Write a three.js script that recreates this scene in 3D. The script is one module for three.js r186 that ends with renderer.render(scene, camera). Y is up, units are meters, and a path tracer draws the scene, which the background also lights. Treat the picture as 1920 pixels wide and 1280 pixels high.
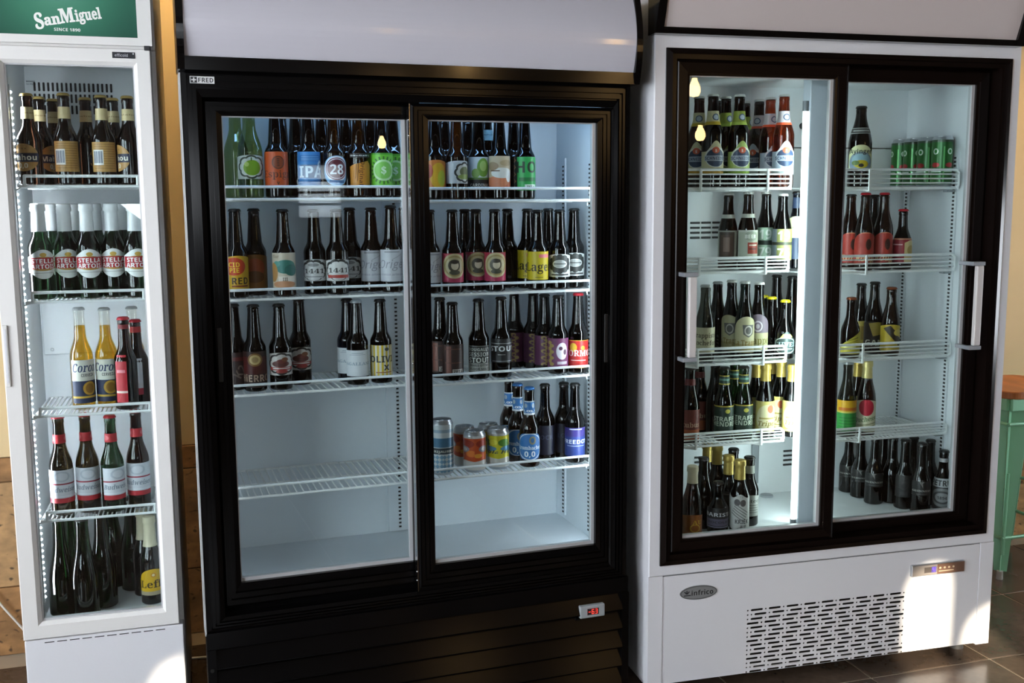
import * as THREE from 'three';
import { RoundedBoxGeometry } from 'three/addons/geometries/RoundedBoxGeometry.js';
import { mergeGeometries } from 'three/addons/utils/BufferGeometryUtils.js';
import { RectAreaLightUniformsLib } from 'three/addons/lights/RectAreaLightUniformsLib.js';
import { ImprovedNoise } from 'three/addons/math/ImprovedNoise.js';

// ---------------------------------------------------------------- camera, sky, sun, exposure
const scene = new THREE.Scene();
const camera = new THREE.PerspectiveCamera(36.33, 1.5, 0.05, 60);
camera.rotation.order = 'YXZ';
camera.position.set(0, 1.49, 0);
camera.rotation.set(-0.13441, -0.29147, -0.006386);
scene.add(camera);
const SKY = new THREE.Color().setRGB(0.86, 0.91, 0.98);
scene.background = SKY; scene.backgroundIntensity = 12;
const sunDir = new THREE.Vector3(-0.31, 0.26, 0.92).normalize();      // towards the sun
const sun = new THREE.DirectionalLight(new THREE.Color().setRGB(1.0, 0.86, 0.66), 9.0);
sun.position.set(1.2, 0.3, -2.4).addScaledVector(sunDir, 12);
sun.target.position.set(1.2, 0.3, -2.4);
sun.castShadow = true; sun.shadow.mapSize.set(2048, 2048);
Object.assign(sun.shadow.camera, { left: -4, right: 4, top: 4, bottom: -4, near: 0.5, far: 25 });
scene.add(sun, sun.target);
const renderer = new THREE.WebGLRenderer({ antialias: true });
renderer.toneMapping = THREE.LinearToneMapping;
renderer.toneMappingExposure = 1.35;
renderer.shadowMap.enabled = true;
RectAreaLightUniformsLib.init();
function rectLight(parent, color, power, w, h, pos, look) {
  const l = new THREE.RectAreaLight(color, power, w, h);
  l.position.set(...pos); parent.add(l);
  l.lookAt(parent.localToWorld(new THREE.Vector3(...look)));
  return l;
}
// ---------------------------------------------------------------- helpers
let seed = 7;
const rnd = () => { seed = (seed * 16807) % 2147483647; return seed / 2147483647; };
const used = {};
const numbered = (n) => { const k = used[n] = (used[n] ?? -1) + 1; return k ? n + '_' + String(k).padStart(3, '0') : n; };
const box = (w, h, d, x, y, z) => new THREE.BoxGeometry(w, h, d).translate(x, y, z);
const slab = (u0, u1, y0, y1, w0, w1) => box(u1 - u0, y1 - y0, Math.abs(w1 - w0), (u0 + u1) / 2, (y0 + y1) / 2, (w0 + w1) / 2);
const rslab = (u0, u1, y0, y1, w0, w1, r = 0.003) => new RoundedBoxGeometry(u1 - u0, y1 - y0, Math.abs(w1 - w0), 2, r).translate((u0 + u1) / 2, (y0 + y1) / 2, (w0 + w1) / 2);
const bar = (a, b, r, n = 8) => {
  const A = new THREE.Vector3(...a), B = new THREE.Vector3(...b), d = B.clone().sub(A);
  return new THREE.CylinderGeometry(r, r, d.length(), n).applyQuaternion(new THREE.Quaternion().setFromUnitVectors(new THREE.Vector3(0, 1, 0), d.normalize())).translate((A.x + B.x) / 2, (A.y + B.y) / 2, (A.z + B.z) / 2);
};
const wire = (pts, r, n = 8, seg = 0) => {
  const path = new THREE.CurvePath(); const P = pts.map((p) => new THREE.Vector3(...p));
  for (let i = 0; i + 1 < P.length; i++) path.add(new THREE.LineCurve3(P[i], P[i + 1]));
  return mergeGeometries([...P.slice(0, -1).map((p, i) => bar(p.toArray(), P[i + 1].toArray(), r, n)), ...P.slice(1, -1).map((p) => new THREE.SphereGeometry(r, n, 6).translate(p.x, p.y, p.z))].map(plain));
};
const plain = (g) => { g = g.index ? g.toNonIndexed() : g; for (const k of Object.keys(g.attributes)) if (!['position', 'normal', 'uv'].includes(k)) g.deleteAttribute(k); if (!g.attributes.uv) g.setAttribute('uv', new THREE.BufferAttribute(new Float32Array(g.attributes.position.count * 2), 2)); return g; };
const merged = (gs) => Array.isArray(gs) ? (gs.length === 1 ? gs[0] : mergeGeometries(gs.map(plain))) : gs;
function mesh(name, gs, mat, parent) {
  const m = new THREE.Mesh(merged(gs), mat); m.name = parent ? name : numbered(name);
  m.castShadow = m.receiveShadow = true; (parent ?? scene).add(m); return m;
}
const part = (parent, name, gs, mat, label) => { const m = mesh(name, gs, mat, parent); if (label) m.userData.label = label; return m; };
const stuffPart = (parent, name, gs, mat) => { const m = mesh(name, gs, mat, parent); m.userData.kind = 'stuff'; return m; };
const struct = (name, gs, mat, parent) => { const m = mesh(name, gs, mat, parent); if (!parent) m.userData.kind = 'structure'; return m; };
function thing(name, label, category, pos = [0, 0, 0], turn = 0, group) {
  const o = new THREE.Group(); o.name = numbered(name); o.position.set(...pos); o.rotation.y = turn;
  o.userData = { label, category }; if (group) o.userData.group = group; scene.add(o); o.updateMatrixWorld(true); return o;
}
// a frame of four mitred members; strips are [from, to, front depth at from, front depth at to], from 0 (outer edge) to 1 (inner edge)
function prism(q, back) {   // q: four [u, y, w] counter-clockwise seen from the front
  const p = [], quad = (a, b, c, d) => p.push(...a, ...b, ...c, ...a, ...c, ...d), k = q.map(([u, y]) => [u, y, back]);
  quad(q[0], q[1], q[2], q[3]); quad(k[3], k[2], k[1], k[0]);
  for (let i = 0; i < 4; i++) quad(q[i], k[i], k[(i + 1) % 4], q[(i + 1) % 4]);
  const g = new THREE.BufferGeometry(); g.setAttribute('position', new THREE.Float32BufferAttribute(p, 3)); g.computeVertexNormals(); return g;
}
function mitred(parent, [stile, rail], mat, O, I, strips, back) {
  const at = (f) => O.map((v, i) => v + (I[i] - v) * f);            // [u0, y0, u1, y1]
  const side = { l: [], r: [], t: [], b: [] };
  for (const [f0, f1, w0, w1] of strips) {
    const a = at(f0), b = at(f1);
    side.l.push(prism([[a[0], a[1], w0], [b[0], b[1], w1], [b[0], b[3], w1], [a[0], a[3], w0]], back));
    side.r.push(prism([[b[2], b[1], w1], [a[2], a[1], w0], [a[2], a[3], w0], [b[2], b[3], w1]], back));
    side.b.push(prism([[a[0], a[1], w0], [a[2], a[1], w0], [b[2], b[1], w1], [b[0], b[1], w1]], back));
    side.t.push(prism([[b[0], b[3], w1], [b[2], b[3], w1], [a[2], a[3], w0], [a[0], a[3], w0]], back));
  }
  return [part(parent, stile, side.l, mat), part(parent, stile, side.r, mat), part(parent, rail, side.b, mat), part(parent, rail, side.t, mat)];
}
const lathe = (pts, n = 24, a0 = 0, a1 = Math.PI * 2) => new THREE.LatheGeometry(pts.map(([r, y]) => new THREE.Vector2(r, y)), n, a0, a1);

// ---------------------------------------------------------------- textures
const noise = new ImprovedNoise();
function dataTex(w, h, f, srgb = true, rep = [1, 1]) {
  const d = new Uint8Array(w * h * 4);
  for (let y = 0; y < h; y++) for (let x = 0; x < w; x++) { const c = f(x / w, y / h), i = (y * w + x) * 4; d[i] = c[0]; d[i + 1] = c[1]; d[i + 2] = c[2]; d[i + 3] = 255; }
  const t = new THREE.DataTexture(d, w, h); t.wrapS = t.wrapT = THREE.RepeatWrapping; t.magFilter = THREE.LinearFilter; t.minFilter = THREE.LinearMipmapLinearFilter; t.generateMipmaps = true;
  if (srgb) t.colorSpace = THREE.SRGBColorSpace; t.repeat.set(...rep); t.needsUpdate = true; return t;
}
const fbm = (x, y, z = 0, o = 4) => { let s = 0, a = 0.5; for (let i = 0; i < o; i++) { s += a * noise.noise(x, y, z + i * 7.3); x *= 2.03; y *= 2.03; a *= 0.5; } return s; };
const cl = (v) => Math.max(0, Math.min(255, v));
const stoneTex = dataTex(512, 512, (u, v) => {
  const n = fbm(u * 5, v * 9, 1), m = fbm(u * 22, v * 30, 4), pit = Math.max(0, noise.noise(u * 30, v * 46, 9) - 0.42) * 3.2;
  const k = 1 + n * 0.34 + m * 0.22 - pit * 0.75; return [cl(178 * k), cl(142 * k), cl(98 * k)];
});
const floorTex = dataTex(256, 256, (u, v) => { const k = 1 + fbm(u * 7, v * 7, 2) * 0.28 + fbm(u * 40, v * 40, 5) * 0.16; return [cl(82 * k), cl(70 * k), cl(61 * k)]; });
const wallTex = dataTex(256, 256, (u, v) => { const k = 1 + fbm(u * 6, v * 6, 3) * 0.08; return [cl(226 * k), cl(203 * k), cl(156 * k)]; });
const woodTex = dataTex(256, 256, (u, v) => { const g = Math.sin((u * 14 + fbm(u * 4, v * 1.2, 6) * 5) * 3), k = 1 + g * 0.07 + fbm(u * 60, v * 4, 2) * 0.18; return [cl(158 * k), cl(94 * k), cl(44 * k)]; });
function canvasTex(w, h, draw) {
  const c = document.createElement('canvas'); c.width = w; c.height = h; draw(c.getContext('2d'), w, h);
  const t = new THREE.CanvasTexture(c); t.colorSpace = THREE.SRGBColorSpace; t.anisotropy = 8; return t;
}

// ---------------------------------------------------------------- materials
const std = (hex, roughness = 0.5, o = {}) => new THREE.MeshStandardMaterial({ color: hex, roughness, ...o });
const M = {
  white: std(0xdcdbd8, 0.35), whiteSteel: std(0xd9dade, 0.3), liner: std(0xdfe3e6, 0.42), linerC: std(0xd3dbe2, 0.4),
  wire: std(0xe9ecec, 0.35), black: new THREE.MeshPhysicalMaterial({ color: 0x070708, roughness: 0.16, specularIntensity: 0.45 }), blackSlat: new THREE.MeshPhysicalMaterial({ color: 0x060607, roughness: 0.18, specularIntensity: 0.4 }), blackMat: std(0x0a0a0b, 0.45), blackGloss: std(0x060607, 0.12), brownBlack: new THREE.MeshPhysicalMaterial({ color: 0x100a08, roughness: 0.24, specularIntensity: 0.4 }),
  dark: std(0x050506, 0.6), acrylic: new THREE.MeshPhysicalMaterial({ color: 0xc2c1ca, roughness: 0.3, clearcoat: 0.6, clearcoatRoughness: 0.08 }), acrylicR: new THREE.MeshPhysicalMaterial({ color: 0xc4bab8, roughness: 0.3, clearcoat: 0.6, clearcoatRoughness: 0.1 }),
  grey: std(0x8d9297, 0.4), spacer: std(0xc2c4c6, 0.35, { metalness: 0.3 }), silver: std(0xb9bcc0, 0.28, { metalness: 0.9 }), gasket: std(0x2a2b2d, 0.6),
  post: std(0xe2eaf2, 0.4), handle: std(0xcac6c4, 0.35), chrome: std(0xc8cacd, 0.15, { metalness: 1 }),
  pane: new THREE.MeshPhysicalMaterial({ color: 0xf3f8f8, roughness: 0.0, transmission: 1, thickness: 0, ior: 1.5 }),
  mint: std(0x8fcba6, 0.35, { metalness: 0.1 }), rubber: std(0xb9bab4, 0.6), wood: std(0xffffff, 0.45, { map: woodTex }), cable: std(0xe2dfd8, 0.5),
  stone: std(0xffffff, 0.6, { map: stoneTex }), stone2: std(0xe6d8c8, 0.6, { map: stoneTex }), mortar: std(0x6b5236, 0.85), tile: std(0xffffff, 0.22, { map: floorTex }), grout: std(0xa99c88, 0.8),
  paint: std(0xffffff, 0.75, { map: wallTex }), ceiling: std(0x5d544b, 0.8), roomWall: std(0x3a2c22, 0.8), frame: std(0x6a6258, 0.5),
};
const glow = (r, g, b, k) => new THREE.MeshStandardMaterial({ color: 0x999999, emissive: new THREE.Color().setRGB(r, g, b), emissiveIntensity: k, roughness: 0.4 });
const glassOf = (r, g, b, rough = 0.03) => new THREE.MeshPhysicalMaterial({ color: new THREE.Color().setRGB(r, g, b), roughness: rough, transmission: 1, thickness: 0, ior: 1.52 });
const GLASS = {
  brown: glassOf(0.13, 0.05, 0.025), brgreen: glassOf(0.16, 0.12, 0.05), amber: glassOf(0.26, 0.12, 0.035), amberl: glassOf(0.5, 0.17, 0.08), dkbrown: glassOf(0.1, 0.05, 0.035), black: glassOf(0.045, 0.03, 0.027),
  green: glassOf(0.12, 0.22, 0.13), dkgreen: glassOf(0.07, 0.15, 0.07), ciderg: glassOf(0.56, 0.62, 0.34), dkteal: glassOf(0.05, 0.1, 0.085), dkgrey: glassOf(0.2, 0.2, 0.17), blueb: glassOf(0.03, 0.06, 0.13), dkblue: glassOf(0.05, 0.08, 0.15), corona: glassOf(0.9, 0.9, 0.86),
};
M.beer = glassOf(0.86, 0.62, 0.16); M.beer.roughness = 0.08;
const CAP = { gold: 0xb59a5c, silver: 0xb9bcbc, red: 0xb3202e, green: 0x5d8d3d, black: 0x121212, white: 0xd3d3cf, blue: 0x3d78b8, yellow: 0xe3d21c, copper: 0x9c5638, dark: 0x2b2420 };
for (const k in CAP) CAP[k] = std(CAP[k], 0.35, { metalness: k === 'gold' || k === 'silver' || k === 'copper' ? 0.6 : 0.1 });
const FOIL = { foilw: std(0xe6e8ea, 0.3), foilc: std(0xdcd2b4, 0.45), foilg: std(0xc0a555, 0.35, { metalness: 0.45 }), foily: std(0xd8c884, 0.35, { metalness: 0.3 }) };

// ---------------------------------------------------------------- where the three coolers stand (front left foot, turn)
const FR = { C: { pos: [-0.0269, 0, -2.6825], turn: 0.046125 }, R: { pos: [1.2303, 0, -2.7128], turn: -0.035002 }, L: { pos: [-0.4859, 0, -2.8625], turn: -0.009688 } };
const place = (f, u, y, w) => { const { pos, turn } = FR[f], c = Math.cos(turn), s = Math.sin(turn); return [pos[0] + c * u + s * w, pos[1] + y, pos[2] - s * u + c * w]; };
const extrudeAlong = (pts, u0, u1) => { const s = new THREE.Shape(pts.map(([w, y]) => new THREE.Vector2(-w, y))); return new THREE.ExtrudeGeometry(s, { depth: u1 - u0, bevelEnabled: false, curveSegments: 8 }).rotateY(Math.PI / 2).translate(u0, 0, 0); };
const arcPts = (a, b, sag, n = 14) => Array.from({ length: n + 1 }, (_, i) => { const t = i / n; return [a[0] + (b[0] - a[0]) * t + sag * Math.sin(t * Math.PI), a[1] + (b[1] - a[1]) * t]; });
function cabinet(o, W, H, D, front, t, skin, liner, floorY, ceilY, backW, lo = 0.04, in0 = 0) {
  part(o, 'side_panel', slab(in0, in0 + 0.012, lo, H, front, -D), skin); part(o, 'side_panel', slab(W - 0.012, W, lo, H, front, -D), skin);
  part(o, 'back_panel', slab(in0, W, lo, H, -D, -D - 0.012), skin); part(o, 'top_panel', slab(in0, W, H - 0.012, H, front, -D), skin);
  part(o, 'inner_wall', slab(in0 + 0.012, t, floorY - 0.03, ceilY + 0.03, front - 0.03, backW - 0.02), liner); part(o, 'inner_wall', slab(W - t, W - 0.012, floorY - 0.03, ceilY + 0.03, front - 0.03, backW - 0.02), liner);
  part(o, 'inner_floor', slab(in0 + 0.012, W - 0.012, floorY - 0.035, floorY, front - 0.03, backW), liner); part(o, 'inner_ceiling', slab(in0 + 0.012, W - 0.012, ceilY, ceilY + 0.03, front - 0.03, backW), liner);
}
function wireShelf(o, u0, u1, base, front, back, label, wires) {
  const s = part(o, 'shelf', [bar([u0, base - 0.003, front], [u1, base - 0.003, front], 0.0038), bar([u0, base - 0.003, back], [u1, base - 0.003, back], 0.0035), bar([u0, base - 0.003, front], [u0, base - 0.003, back], 0.0035), bar([u1, base - 0.003, front], [u1, base - 0.003, back], 0.0035), bar([u0, base - 0.007, (front + back) / 2], [u1, base - 0.007, (front + back) / 2], 0.0028)], M.wire, label);
  const g = []; for (let i = 1; i < wires; i++) { const u = u0 + (u1 - u0) * i / wires; g.push(bar([u, base - 0.0022, front - 0.001], [u, base - 0.0022, back], 0.0021, 6)); }
  stuffPart(s, 'wire_grid', g, M.wire); return s;
}
const slots = (u, w, y0, y1, step, sx, sy, sw) => { const g = []; for (let y = y0; y <= y1; y += step) g.push(box(sx, sy, sw, u, y, w)); return g; };

// ---------------------------------------------------------------- room
const X0 = -2.7, X1 = 4.4, Z0 = -3.66, Z1 = 3.3, HC = 3.0;
struct('floor', box(X1 - X0 + 0.4, 0.1, Z1 - Z0 + 0.4, (X0 + X1) / 2, -0.052, (Z0 + Z1) / 2), M.grout);
const tileMats = [0xffffff, 0xf0ece6, 0xe6e2dc].map((c) => std(c, 0.2, { map: floorTex }));
{ // floor tiles, laid one by one
  const fl = scene.getObjectByName('floor'), S = 0.45, geo = [0, 1, 2, 3].map((k) => { const g = new RoundedBoxGeometry(S - 0.005, 0.012, S - 0.005, 1, 0.002), uv = g.attributes.uv, p = g.attributes.position; for (let i = 0; i < uv.count; i++) uv.setXY(i, p.getX(i) * 1.1 + k * 0.27, p.getZ(i) * 1.1 + k * 0.41); return g; });
  let k = 0; for (let x = 2.412 - S * 11; x < X1; x += S) for (let z = -2.64 - S * 2; z < Z1; z += S) { if (x + S < X0 || z + S < Z0) continue; const m = new THREE.Mesh(geo[k % 4], tileMats[(k * 7) % 3]); m.name = 'tile'; m.position.set(x + S / 2, -0.0055, z + S / 2); m.castShadow = m.receiveShadow = true; fl.add(m); k++; }
}
struct('wall_back', box(X1 - X0 + 0.4, HC, 0.2, (X0 + X1) / 2, HC / 2, Z0 - 0.1), M.paint);
{ // stone facing on the lower wall
  const w = scene.getObjectByName('wall_back'), rows = [[0.0, 0.232], [0.236, 0.588], [0.592, 0.668]], geo = rows.map(([a, b], r) => [0, 1, 2].map((k) => { const g = new RoundedBoxGeometry((r === 2 ? 0.3 : 0.46) - 0.004, b - a, 0.014, 1, 0.002), uv = g.attributes.uv, p = g.attributes.position; for (let i = 0; i < uv.count; i++) uv.setXY(i, p.getX(i) * 1.3 + k * 0.37 + r * 0.21, p.getY(i) * 1.3 + k * 0.53 + r * 0.11); return g; }));
  let k = 0; rows.forEach(([a, b], r) => { const S = r === 2 ? 0.3 : 0.46; for (let x = X0 + 0.09 + r * 0.2; x < X1; x += S) { const m = new THREE.Mesh(geo[r][k % 3], k % 2 ? M.stone : M.stone2); m.name = 'stone_tile'; m.position.set(x + S / 2, (a + b) / 2, Z0 + 0.008); m.castShadow = m.receiveShadow = true; w.add(m); k++; } });
  struct('mortar_bed', box(X1 - X0, 0.67, 0.008, (X0 + X1) / 2, 0.335, Z0 + 0.003), M.mortar, w);
}
struct('ceiling', box(X1 - X0 + 0.4, 0.15, Z1 - Z0 + 0.4, (X0 + X1) / 2, HC + 0.075, (Z0 + Z1) / 2), M.ceiling);
function wallWithHoles(name, w, holes, place) {
  const s = new THREE.Shape([[0, 0], [w, 0], [w, HC], [0, HC]].map((p) => new THREE.Vector2(...p)));
  for (const h of holes) { const p = new THREE.Path(); h.forEach(([x, y], i) => (i ? p.lineTo(x, y) : p.moveTo(x, y))); p.closePath(); s.holes.push(p); }
  const g = new THREE.ExtrudeGeometry(s, { depth: 0.12, bevelEnabled: false }); place(g); return struct(name, g, M.roomWall);
}
const rectHole = (x0, x1, y0, y1) => [[x0, y0], [x1, y0], [x1, y1], [x0, y1]];
// right wall: one window near the back
wallWithHoles('wall_right', Z1 - Z0, [rectHole(0.9, 1.8, 0.7, 1.5)], (g) => g.rotateY(-Math.PI / 2).translate(X1 + 0.12, 0, Z0));
struct('window_4', [box(0.1, 0.04, 0.9, X1 + 0.06, 0.72, Z0 + 1.35), box(0.1, 0.04, 0.9, X1 + 0.06, 1.48, Z0 + 1.35), box(0.1, 0.8, 0.04, X1 + 0.06, 1.1, Z0 + 0.92), box(0.1, 0.8, 0.04, X1 + 0.06, 1.1, Z0 + 1.78)], M.frame);
// left wall: two tall windows
wallWithHoles('wall_left', Z1 - Z0, [rectHole(1.6, 3.3, 0.7, 2.7), rectHole(3.8, 5.9, 0.7, 2.7)], (g) => g.rotateY(-Math.PI / 2).translate(X0, 0, Z0));
for (const [i, z0, z1] of [[1, 1.6, 3.3], [2, 3.8, 5.9]]) { const f = struct('window_' + i, [box(0.1, 0.05, z1 - z0, X0 - 0.06, 0.725, Z0 + (z0 + z1) / 2), box(0.1, 0.05, z1 - z0, X0 - 0.06, 2.675, Z0 + (z0 + z1) / 2), box(0.1, 2, 0.05, X0 - 0.06, 1.7, Z0 + z0 + 0.025), box(0.1, 2, 0.05, X0 - 0.06, 1.7, Z0 + z1 - 0.025), box(0.06, 2, 0.04, X0 - 0.06, 1.7, Z0 + (z0 + z1) / 2)], M.frame); }
// front wall behind the camera: narrow round-topped windows that let the low sun in
const sunAt = (P, z) => { const t = (z - P[2]) / sunDir.z; return [P[0] + sunDir.x * t - X0 + 0.0, P[1] + sunDir.y * t]; };
const arch = (f, u0, u1, yTop, skew = 0) => { // outline of the patch of sun on a cooler's front, carried back to the wall
  const q = [], zs = Z1; const n = 10, r = (u1 - u0) / 2, P = (u, y) => sunAt(place(f, u, y, 0), zs);
  for (let i = 0; i <= n; i++) { const a = Math.PI * i / n; q.push(P((u0 + u1) / 2 + skew + r * Math.cos(a), yTop - r + r * Math.sin(a))); }
  q.push(P(u0 + skew, -0.32), P(u1 + skew, -0.32)); return q;
};
const floorPatch = (x0, x1, z0, z1) => [sunAt([x0, 0, z0], Z1), sunAt([x1, 0, z0], Z1), sunAt([x1, 0, z1], Z1), sunAt([x0, 0, z1], Z1)];
wallWithHoles('wall_front', X1 - X0, [arch('R', 0.842, 1.043, 0.36), arch('R', 1.066, 1.30, 0.2), floorPatch(1.05, 1.6, -1.95, -1.0), floorPatch(1.45, 1.88, -2.66, -2.32), rectHole(1.38 - X0, 1.75 - X0, 1.36, 1.80), [[0.262, 0.195], [0.30, 0.262], [0.402, 0.30], [0.402, 0.0], [0.262, 0.0]].map(([u, y]) => sunAt(place('L', u, y, 0), Z1))], (g) => g.translate(X0, 0, Z1));

struct('window_3', [box(0.37, 0.44, 0.006, 1.565, 1.58, Z1 + 0.06), ], new THREE.MeshPhysicalMaterial({ color: 0xc3c8cc, roughness: 0.85, transmission: 0.85, thickness: 0 }));
for (let i = 0; i < 3; i++) struct('window_bar', box(0.37, 0.02, 0.02, 1.565, 1.47 + i * 0.1, Z1 + 0.05), M.frame, scene.getObjectByName('window_3'));
// white cable along the wall
{ const g = new THREE.TubeGeometry(new THREE.CatmullRomCurve3([[-0.86, 0.52, -3.63], [-0.76, 0.335, -3.625], [-0.682, 0.2, -3.62], [-0.61, 0.09, -3.62], [-0.55, 0.008, -3.6], [-0.35, 0.006, -3.52], [-0.12, 0.006, -3.43], [0.1, 0.006, -3.4]].map((p) => new THREE.Vector3(...p))), 60, 0.004, 8); const m = mesh('power_cable', g, M.cable); m.userData = { label: 'thin white cable running down the stone wall behind the narrow cooler', category: 'cable' }; }

// mint green metal stool with a wooden seat
{
  const o = thing('stool', 'mint green sheet-metal stool with brown wooden seat beside the wide white cooler', 'stool', [3.13, 0, -3.385], 0);
  const S = 0.17, seat = new THREE.Shape(); const q = (a, b, r) => { seat.moveTo(-a + r, -b); seat.lineTo(a - r, -b); seat.quadraticCurveTo(a, -b, a, -b + r); seat.lineTo(a, b - r); seat.quadraticCurveTo(a, b, a - r, b); seat.lineTo(-a + r, b); seat.quadraticCurveTo(-a, b, -a, b - r); seat.lineTo(-a, -b + r); seat.quadraticCurveTo(-a, -b, -a + r, -b); }; q(S, S, 0.06);
  part(o, 'seat', new THREE.ExtrudeGeometry(seat, { depth: 0.022, bevelEnabled: true, bevelSize: 0.004, bevelThickness: 0.004, bevelSegments: 2, curveSegments: 10 }).rotateX(-Math.PI / 2).translate(0, 0.722, 0), M.wood, 'brown wooden seat');
  part(o, 'apron', [[0, S - 0.012], [0, -S + 0.012]].map(([x, z]) => rslab(-S + 0.02, S - 0.02, 0.672, 0.72, z - 0.008, z + 0.008, 0.003)).concat([S - 0.012, -S + 0.012].map((x) => rslab(x - 0.008, x + 0.008, 0.672, 0.72, -S + 0.02, S - 0.02, 0.003))), M.mint);
  for (const sx of [-1, 1]) for (const sz of [-1, 1]) { // folded sheet legs that narrow towards the foot
    const top = [sx * (S - 0.02), 0.7, sz * (S - 0.02)], bot = [sx * (S + 0.0), 0.03, sz * (S - 0.0)], secs = [[top, 0.098], [bot, 0.034]], p = [], ix = [];
    for (const [c, w] of secs) for (const [a, b] of [[0, 1], [0.35, 0.25], [0, 0], [0.25, 0.35], [1, 0], [1, 0.08], [0.4, 0.4], [0.08, 1]]) p.push(c[0] - sx * (a * w), c[1], c[2] - sz * (b * w));
    for (let i = 0; i < 8; i++) { const j = (i + 1) % 8; ix.push(i, j, 8 + i, j, 8 + j, 8 + i); }
    const g = new THREE.BufferGeometry(); g.setAttribute('position', new THREE.Float32BufferAttribute(p, 3)); g.setIndex(ix); const ng = g.toNonIndexed(); ng.computeVertexNormals();
    const leg = part(o, 'leg', ng, M.mint2 ??= Object.assign(M.mint.clone(), { side: THREE.DoubleSide })); part(leg, 'leg_rib', bar([bot[0] - sx * 0.01, 0.1, bot[2] - sz * 0.004], [top[0] - sx * 0.016, 0.42, top[2] - sz * 0.006], 0.0075, 10), M.mint); part(leg, 'rubber_foot', new THREE.CylinderGeometry(0.012, 0.013, 0.034, 12).translate(bot[0] - sx * 0.008, 0.017, bot[2] - sz * 0.008), M.rubber);
  }
  for (const y of [0.165, 0.62]) for (const [a, b] of [[[-1, 1], [1, 1]], [[-1, -1], [1, -1]], [[-1, -1], [-1, 1]], [[1, -1], [1, 1]]]) part(o, 'crossbar', bar([a[0] * (S - 0.008), y, a[1] * (S - 0.008)], [b[0] * (S - 0.008), y, b[1] * (S - 0.008)], 0.007, 10), M.mint);
  for (const s of [[-1, -1, 1, 1], [-1, 1, 1, -1]]) part(o, 'crossbar', bar([s[0] * (S - 0.02), 0.36, s[1] * (S - 0.02)], [s[2] * (S - 0.02), 0.36, s[3] * (S - 0.02)], 0.006, 10), M.mint);
}

// warm lamps: two spots that wash the wall, four hanging bulbs in the room
function wallSpot(x, y, z, power, where) {
  const o = thing('wall_lamp', 'small black lamp high on the wall ' + where, 'lamp', [x, y, z]);
  part(o, 'lamp_shade', lathe([[0.02, 0.12], [0.045, 0.11], [0.05, 0.0], [0.046, 0.0], [0.04, 0.1]], 24), M.blackMat); part(o, 'bulb', new THREE.SphereGeometry(0.026, 16, 12).translate(0, 0.03, 0), glow(1, 0.66, 0.26, 6)); part(o, 'arm', bar([0, 0.1, 0], [0, 0.13, -0.12], 0.008), M.blackMat);
  const l = new THREE.SpotLight(new THREE.Color().setRGB(1, 0.68, 0.34), power, 4, 0.6, 0.9, 2); l.position.set(0, -0.02, 0); l.target.position.set(0, -1, -0.25); l.castShadow = true; o.add(l, l.target);
}
wallSpot(-0.07, 2.7, -3.36, 2.3, 'between the narrow and the black cooler');
wallSpot(3.0, 2.7, -3.36, 5, 'right of the wide white cooler');
for (const [i, [x, y, z]] of [[1.824, 2.073, 0.575], [2.318, 2.072, -0.414], [1.863, 1.952, 2.4], [2.743, 1.904, 0.508]].entries()) {
  const o = thing('pendant_lamp', 'bare filament bulb hanging on a black cord, ' + ['nearest the camera of four', 'nearest the wide white cooler of four', 'nearest the front wall of four', 'lowest of the four on the right'][i], 'lamp', [x, y, z], 0, 'hanging bulbs in the room');
  part(o, 'bulb', lathe([[0, -0.06], [0.02, -0.056], [0.032, -0.035], [0.03, -0.01], [0.014, 0.025], [0.013, 0.04]], 20), glow(1, 0.6, 0.22, 22)); part(o, 'socket', new THREE.CylinderGeometry(0.017, 0.017, 0.05, 16).translate(0, 0.06, 0), M.blackMat); part(o, 'cord', bar([0, 0.08, 0], [0, HC - y, 0], 0.003), M.blackMat);
  const l = new THREE.PointLight(new THREE.Color().setRGB(1, 0.6, 0.25), 0.15, 0, 2); l.position.set(0, -0.025, 0); l.castShadow = true; o.add(l);
}

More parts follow.
